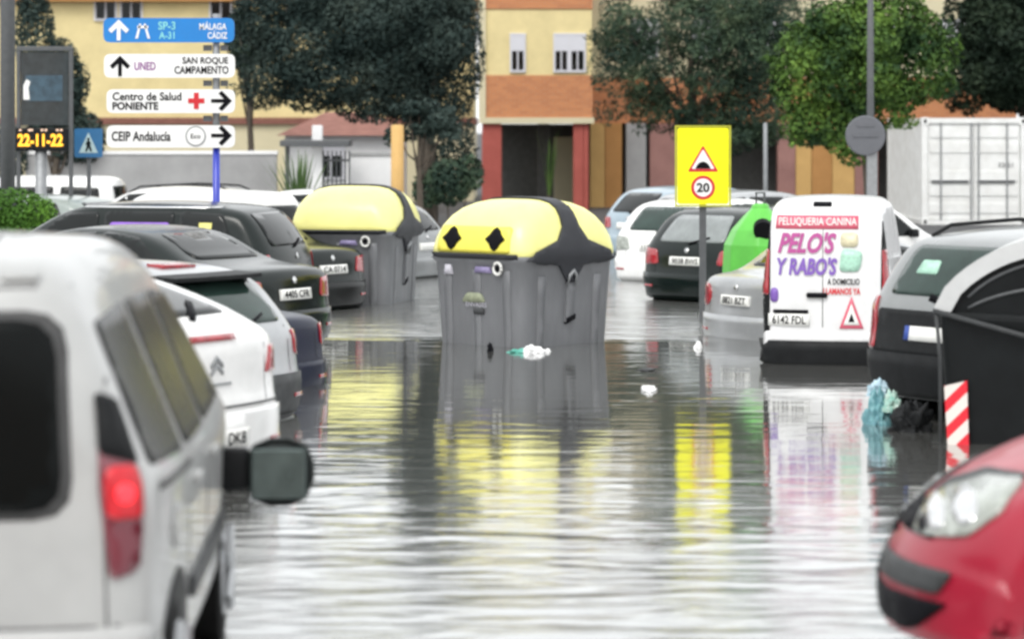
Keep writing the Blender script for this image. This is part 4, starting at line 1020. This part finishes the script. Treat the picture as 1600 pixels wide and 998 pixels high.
# silver hatch with dark spoiler
t, bvh, W, L = car('silver_hatchback', 'silver grey hatchback with a black roof spoiler behind the white one', 'car', 'hatch', 497, 22.2, -58, SILV, flood=.27, hw=.84, tail='corner', plate=None, spoiler=1.33, bumper=DGREY, glass=GLASSG)
decal(bvh, 'high_brake_light', [(-.2, 1.415), (.2, 1.415), (.2, 1.435), (-.2, 1.435)], 0, REDL, t, off=.02, step=.1)
car('navy_saloon', 'low dark navy car squeezed between silver hatchback and black saloon', 'car', 'sedan', 532, 24.9, -56, NAVY, flood=.36, hw=.83, tail='corner', plate=None, sz=.95, bumper=NAVY)
car('black_saloon', 'black saloon with a boot lip spoiler and wet boot lid', 'car', 'sedan', 538, 28.8, -60, DGRN, flood=.17, hw=.87, tail='block', plate='4405 CFR', glass=GLASS)
t, bvh, W, L = car('black_estate', 'long black estate car with violet and yellow window stickers', 'car', 'wagon', 512, 32.8, -74, DGRN, flood=.10, hw=.87, tail='corner', plate=None, sx=1.03)
decal(bvh, 'violet_window_sticker', rnd([(-2.02, 1.08), (-1.30, 1.08), (-1.30, 1.28), (-2.02, 1.28)], .04), -90, mottled('violet_sticker', (.30, .14, .62), rough=.5, amt=.4), t, off=.012, step=.1)
decal(bvh, 'yellow_window_sticker', [(-.95, 1.12), (-.80, 1.12), (-.80, 1.28), (-.95, 1.28)], -90, mottled('yellow_sticker', (.7, .66, .2), rough=.5), t, off=.012, step=.1)
decal(bvh, 'roof_edge_trim', [(-3.0, 1.435), (-.75, 1.435), (-.75, 1.455), (-3.0, 1.455)], -90, CHROME, t, off=.012, step=.2)
decal(bvh, 'chrome_window_line', [(-3.1, .972), (-.5, .972), (-.5, .99), (-3.1, .99)], -90, CHROME, t, off=.012, step=.2)
car('dark_saloon', 'dark saloon with a long red lamp in front of the further recycling container', 'car', 'sedan', 588, 35.6, -55, DGRN, flood=.26, hw=.86, tail='block', plate='CA 0714', bumper=BLACKP)
car('white_people_carrier', 'white people carrier with tall red lamp behind the blue sign post', 'car', 'van', 500, 38.9, -48, WHITE, flood=.33, hw=.86, tail='tall', plate=None, sz=.94, sx=.9)
car('grey_saloon', 'light grey car seen between both recycling containers', 'car', 'hatch', 716, 43.5, -62, GREYP, flood=.28, hw=.86, tail='corner', plate='', sz=.98)
car('white_saloon', 'white car whose roof shows behind the further yellow lid', 'car', 'hatch', 664, 48.5, -66, WHITE2, flood=.24, hw=.86, tail='corner', plate='')
car('sage_hatchback', 'sage grey car partly hidden by the clipped bush', 'car', 'hatch', 236, 44.5, -68, SAGE, flood=.24, hw=.84, tail='corner', plate='')
car('white_delivery_van', 'long white van with two dark side windows parked before the grey wall', 'van', 'van', 215, 55.0, -84, WHITE, flood=.26, hw=.9, sx=1.1, sz=.88, tail=None, plate=None)
car('pale_estate', 'pale car with roof rails between the blue post and the grey wall', 'car', 'wagon', 452, 50.5, -78, WHITE2, flood=.28, hw=.86, tail='corner', plate=None, rails=True)

# ------------------------------------------------------------------ cars: right row (noses to the far right)
# sticker van
PINK = mottled('pink_vinyl', (.62, .10, .16), rough=.4); MAG = mottled('magenta_vinyl', (.42, .07, .26), rough=.4); VIO = mottled('violet_vinyl', (.20, .10, .42), rough=.4); MINT = mottled('mint_vinyl', (.42, .70, .55), rough=.4, amt=.35, scale=30); CREAMV = mottled('cream_vinyl', (.72, .66, .45), rough=.4, amt=.3, scale=30)
VY = 26.7; VH = 11
t, bvh, W, L = car('grooming_van', 'white van covered in pink and violet lettering on its rear doors', 'van', 'van', 1384, VY, VH, paint('van_white', (.76, .76, .76)), flood=.30, hw=.615, sx=.8, corner='R', tail=None, plate=None, rear_window=False, side_windows=False, curve=.07, tum=.10, taper=.05, rad=.09, sz=1.02, mirrors=True)
# u axis on the rear is to the viewer's right = -y
KU = .75; KZ = 1.05
def dv(name, poly, m, **k): return decal(bvh, name, [(p[0]*KU-.02, p[1]*KZ) for p in poly], 0, m, t, **k)
dv('door_gap', [(-.004, .62), (.004, .62), (.004, 1.66), (-.004, 1.66)], DGREY, off=.004, step=.2)
dv('pink_band', [(-.60, 1.50), (.44, 1.50), (.44, 1.62), (-.58, 1.62)], PINK, off=.009, step=.1)
text_on(bvh, 'lettering', 'PELUQUERIA CANINA', -0.072, 1.638, 0.734, 0.086, 0, PLATE, t, bold=.01)
text_on(bvh, 'lettering', "PELO'S", -0.17, 1.444, 0.555, 0.2, 0, MAG, t, shear=.35, bold=.035)
text_on(bvh, 'lettering', "Y RABO'S", -0.17, 1.223, 0.57, 0.168, 0, VIO, t, shear=.2, bold=.04)
dv('dog_picture', rnd([(.22, 1.34), (.44, 1.34), (.44, 1.47), (.22, 1.47)], .05), CREAMV, off=.01, step=.1)
dv('dog_picture', rnd([(.20, 1.12), (.46, 1.12), (.50, 1.30), (.24, 1.33)], .06), MINT, off=.012, step=.1)
text_on(bvh, 'lettering', 'A DOMICILIO', 0.175, 1.082, 0.3, 0.058, 0, INK, t, bold=.02)
text_on(bvh, 'lettering', 'LLAMANOS YA', 0.16, 0.992, 0.345, 0.063, 0, SRED, t, bold=.03)
dv('door_handle', rnd([(-.20, .885), (.06, .885), (.06, .93), (-.20, .93)], .02), INK, off=.03, step=.1)
dv('paw_emblem', rnd([(-.66, .84), (-.56, .84), (-.56, .97), (-.66, .97)], .05), VIO, off=.01, step=.06)
dv('plate_lamp', rnd([(-.62, .745), (-.18, .745), (-.18, .775), (-.62, .775)], .01), INK, off=.02, step=.1)
dv('number_plate', [(-.68, .63), (-.16, .63), (-.16, .74), (-.68, .74)], PLATE, off=.016, step=.1)
text_on(bvh, 'plate_lettering', '6142 FDL', -0.335, 0.719, 0.315, 0.079, 0, INK, t, off=.022, bold=.01)
poly = lambda s, cu, cz: [(cu-s*.5, cz-s*.36), (cu+s*.5, cz-s*.36), (cu, cz+s*.6)]
dv('warning_sticker', poly(.30, .36, .72), PINK, off=.010, step=.06); dv('warning_sticker', poly(.20, .36, .715), PLATE, off=.014, step=.05); dv('warning_sticker', poly(.08, .36, .70), INK, off=.018, step=.05)
dv('high_brake_lamp', rnd([(-.13, 1.70), (.10, 1.70), (.10, 1.735), (-.13, 1.735)], .01), INK, off=.012, step=.1)
dv('bumper_step', [(-.76, .28), (.76, .28), (.76, .50), (-.76, .50)], BLK, off=.07, step=.1)
for s in (1, -1):
    a = s*28; c = s*.565
    decal(bvh, 'lamp_housing', rnd([(c-s*.07, .58), (c+s*.06, .58), (c+s*.07, 1.05), (c+s*.05, 1.45), (c, 1.66), (c-s*.04, 1.45), (c-s*.07, 1.05)], .02), a, BLK, t, off=.008, step=.06)
    decal(bvh, 'tail_light', rnd([(c-s*.065, .95), (c+s*.06, .95), (c+s*.05, 1.38), (c-s*.045, 1.38)], .02), a, REDL, t, off=.016, step=.06)
# silver saloon
t, bvh, W, L = car('silver_saloon', 'silver saloon with a round red lamp tucked behind the lettered van', 'car', 'sedan', 1080, 30.9, 60, SILV, flood=.36, hw=.86, sx=.72, corner='L', tail='round', plate='8821 BZT')
# dark wagon behind the yellow sign
t, bvh, W, L = car('dark_hatchback', 'dark hatchback with black rear and silver roof behind the yellow sign post', 'car', 'hatch', 992, 37.2, 42, DGRN, flood=.24, hw=.86, corner='L', tail='block', plate='9038 BWS', glass=mottled('glare_glass', (.22, .24, .24), rough=.08, amt=.3))  # silver glare on the windows is put into the pale glass colour
car('small_white_hatchback', 'white hatchback with a black plate recess right of the near recycling container', 'car', 'hatch', 950, 42.0, 36, WHITE, flood=.26, hw=.84, corner='L', tail='block', tailm=WHTL, plate='1150 CMP', glass=GLASSG)
car('silver_estate', 'silver estate car two rows behind the yellow road sign', 'car', 'wagon', 985, 46.5, 48, SILV, flood=.28, hw=.86, corner='L', tail='block', plate='')
car('blue_grey_hatchback', 'blue grey car in the gap beyond the near yellow lid', 'car', 'hatch', 930, 51.0, 52, paint('blue_grey', (.30, .38, .44)), flood=.24, hw=.86, corner='L', tail='block', plate='')
car('far_white_van', 'white van far back near the orange piers', 'van', 'van', 1120, 48.5, 62, WHITE2, flood=.5, hw=.9, corner='L', tail=None, plate=None, sz=.84)
# roof rail estate right
t, bvh, W, L = car('grey_estate', 'grey estate car with black roof rails behind the arched waste container', 'car', 'wagon', 1330, 22.2, 54, paint('pale_grey', (.24, .25, .25), metal=.3), flood=.12, hw=.88, sz=1.04, corner='L', tail=None, plate=None, rails=True, glass=GLASSG, bumper=BLK)
for s, a in ((1, 30), (-1, -30)):
    decal(bvh, 'tail_light', rnd([(s*.60, .64), (s*.84, .64), (s*.88, 1.02), (s*.68, 1.04)], .03), a, REDL, t, off=.012, step=.05)
decal(bvh, 'tailgate_trim', rnd([(-.66, .60), (.66, .60), (.64, .95), (-.64, .95)], .04), 0, BLK, t, off=.01, step=.1)
decal(bvh, 'number_plate', [(-.26, .72), (.26, .72), (.26, .83), (-.26, .83)], 0, PLATE, t, off=.022, step=.1)
decal(bvh, 'plate_blue_band', [(-.26, .72), (-.21, .72), (-.21, .83), (-.26, .83)], 0, BLUE, t, off=.028, step=.1)
decal(bvh, 'window_sticker', rnd([(-.34, 1.22), (-.10, 1.22), (-.12, 1.32), (-.32, 1.32)], .02), 0, MINT, t, off=.012, step=.1)
# red car in front right: nose towards the lane
def red_car():
    Yn = 11.3; hx, hy = -.998, .03
    nose = Vector((X(1394, Yn), Yn, 0))
    L = PROF['mpv']['L']; hw = .86
    o0 = nose-Vector((hx, hy, 0))*L*.99
    head = math.degrees(math.atan2(hx, hy))
    t, bvh, W, L = car('red_car', 'bright crimson car nosing in at the lower right corner with its clear headlamp', 'car', 'mpv', o0.x, o0.y, head, REDP, flood=.03, hw=hw, corner='C', tail='block', plate='', curve=.10, rad=.14, taper=.14, fc=3.2)
    A = 260; ra = math.radians(A)
    ub = math.sin(ra)*(L-.02)          # projected nose tip; u grows towards the rear of the car
    def side(name, pts, m, off, step=.05, zo=.03):
        for s in (1, -1):
            decal(bvh, name, rnd([(s*(ub+u), z+zo-(.04 if s < 0 else 0)) for u, z in pts], .02), A if s > 0 else -A, m, t, off=off, step=step)
    side('bumper_strip', [(.03, .455), (.24, .455), (.30, .54), (.02, .545)], DGREY, .018)
    side('lower_intake', [(.07, .29), (.14, .30), (.28, .425), (.05, .425)], INK, .014)
    side('grille', [(.07, .635), (.115, .64), (.165, .74), (.075, .73)], INK, .016)
    side('headlight', [(.13, .640), (.20, .645), (.35, .675), (.475, .77), (.56, .876), (.40, .850), (.25, .79), (.16, .72)], WHTL, .014)
    side('headlight_rim', [(.56, .876), (.40, .850), (.25, .79), (.16, .72), (.155, .73), (.245, .802), (.40, .864), (.565, .888)], DGREY, .012)
    for cu, cz, r in ((.22, .715, .05), (.34, .76, .055)):
        side('reflector', [(cu+r*math.cos(k*math.pi/8), cz+r*math.sin(k*math.pi/8)) for k in range(16)], CHROME, .019)
    for z0, z1, m in ((.485, .575, DGREY), (.33, .45, INK), (.67, .76, INK)):
        decal(bvh, 'front_grille', rnd([(-.42, z0), (.42, z0), (.42, z1), (-.42, z1)], .02), 180, m, t, off=.012, step=.06)
red_car()

# ------------------------------------------------------------------ rubbish and floating debris
def crumple(name, label, px, Y, sx_, sy_, sz_, mat, seed, z=0., cat='litter', group=None):
    rg = random.Random(seed); bm = bmesh.new(); bmesh.ops.create_icosphere(bm, subdivisions=5, radius=1)
    from mathutils import noise as ns
    for v in bm.verts:
        d = v.co.normalized(); k = 1+.45*ns.noise(d*2.1+Vector((seed, 0, 0)))+.22*ns.noise(d*4.3+Vector((0, seed, 0)))-.22*abs(ns.noise(d*3.3+Vector((seed, seed, 0))))-.05*abs(ns.noise(d*8.))
        v.co = Vector((d.x*sx_*k, d.y*sy_*k, max(-.02, d.z*sz_*k)))
    me = bpy.data.meshes.new(name); bm.to_mesh(me); bm.free()
    o = bpy.data.objects.new(name, me); COL.objects.link(o); me.materials.append(mat); o.location = (X(px, Y), Y, z)
    me.polygons.foreach_set('use_smooth', [True]*len(me.polygons))
    return tag(o, label, cat, group)
TEALP = mottled('teal_plastic', (.20, .42, .44), rough=.25, amt=.5, scale=14, c2=(.05, .16, .20)); PALEB = mottled('pale_blue_plastic', (.55, .68, .74), rough=.25, amt=.4, scale=10, c2=(.2, .34, .42)); WPL = mottled('white_plastic', (.85, .85, .85), rough=.3, amt=.15, scale=8); TGRN = mottled('green_plastic', (.10, .42, .34), rough=.3, amt=.3)
crumple('rubbish_bag', 'pale blue crumpled bag on top of the litter at the grey estate', 1372, 21.5, .085, .08, .10, PALEB, 3, z=.22, cat='bag', group='plastic bags')
crumple('rubbish_bag', 'wet teal bag at the waterline below the grey estate', 1372, 21.4, .10, .10, .24, TEALP, 4, z=.0, cat='bag', group='plastic bags')
crumple('rubbish_bag', 'small green and white bag drooping toward the black bumper', 1394, 21.3, .065, .07, .12, mottled('mixed_plastic', (.6, .66, .6), rough=.3, scale=16, c2=(.10, .35, .28)), 5, z=.12, cat='bag', group='plastic bags')
crumple('black_bag', 'black shiny bag between teal litter and arched container', 1425, 20.9, .17, .15, .20, BLK, 6, z=0, cat='bag')
FD = 'floating litter'
crumple('floating_bag', 'white plastic bag floating before the near recycling container', 833, 28.3, .10, .12, .07, WPL, 7, group=FD)
crumple('floating_wrapper', 'teal wrapper floating beside the white bag', 812, 28.3, .11, .06, .035, TGRN, 8, group=FD)
crumple('floating_scrap', 'tiny white scrap floating right of the white bag', 856, 28.4, .03, .04, .03, WPL, 9, group=FD)
crumple('floating_foam', 'white foam piece floating alone on open water', 1013, 24.2, .065, .2, .04, WPL, 10, group=FD)
crumple('floating_branch', 'dull grey scrap floating behind the white foam', 1010, 26.2, .08, .1, .02, DGREY, 11, group=FD)
crumple('floating_cup', 'small white cup floating at the silver saloon corner', 1091, 28.9, .04, .05, .06, WPL, 12, group=FD)
crumple('floating_bottle', 'dark bottle neck sticking up at the recycling container foot', 766, 28.4, .03, .03, .09, INK, 13, group=FD)

# ------------------------------------------------------------------ camera and render settings
cam = bpy.data.cameras.new('camera'); co = bpy.data.objects.new('camera', cam); COL.objects.link(co)
co.location = (0, 0, CH); co.rotation_euler = (math.radians(90), 0, 0)
cam.sensor_width = 36; cam.lens = 36*F/1600; cam.shift_y = -(499-HZ)/1600; cam.clip_end = 5000
cam.dof.use_dof = True; cam.dof.focus_distance = 29; cam.dof.aperture_fstop = 2.0
sc.camera = co
sc.view_settings.view_transform = 'Standard'; sc.view_settings.look = 'None'; sc.view_settings.gamma = 1; sc.view_settings.exposure = .5
sc.cycles.use_denoising = True
sc.cycles.max_bounces = 6
sc.cycles.pixel_filter_type = 'BLACKMAN_HARRIS'; sc.cycles.filter_width = 2.8
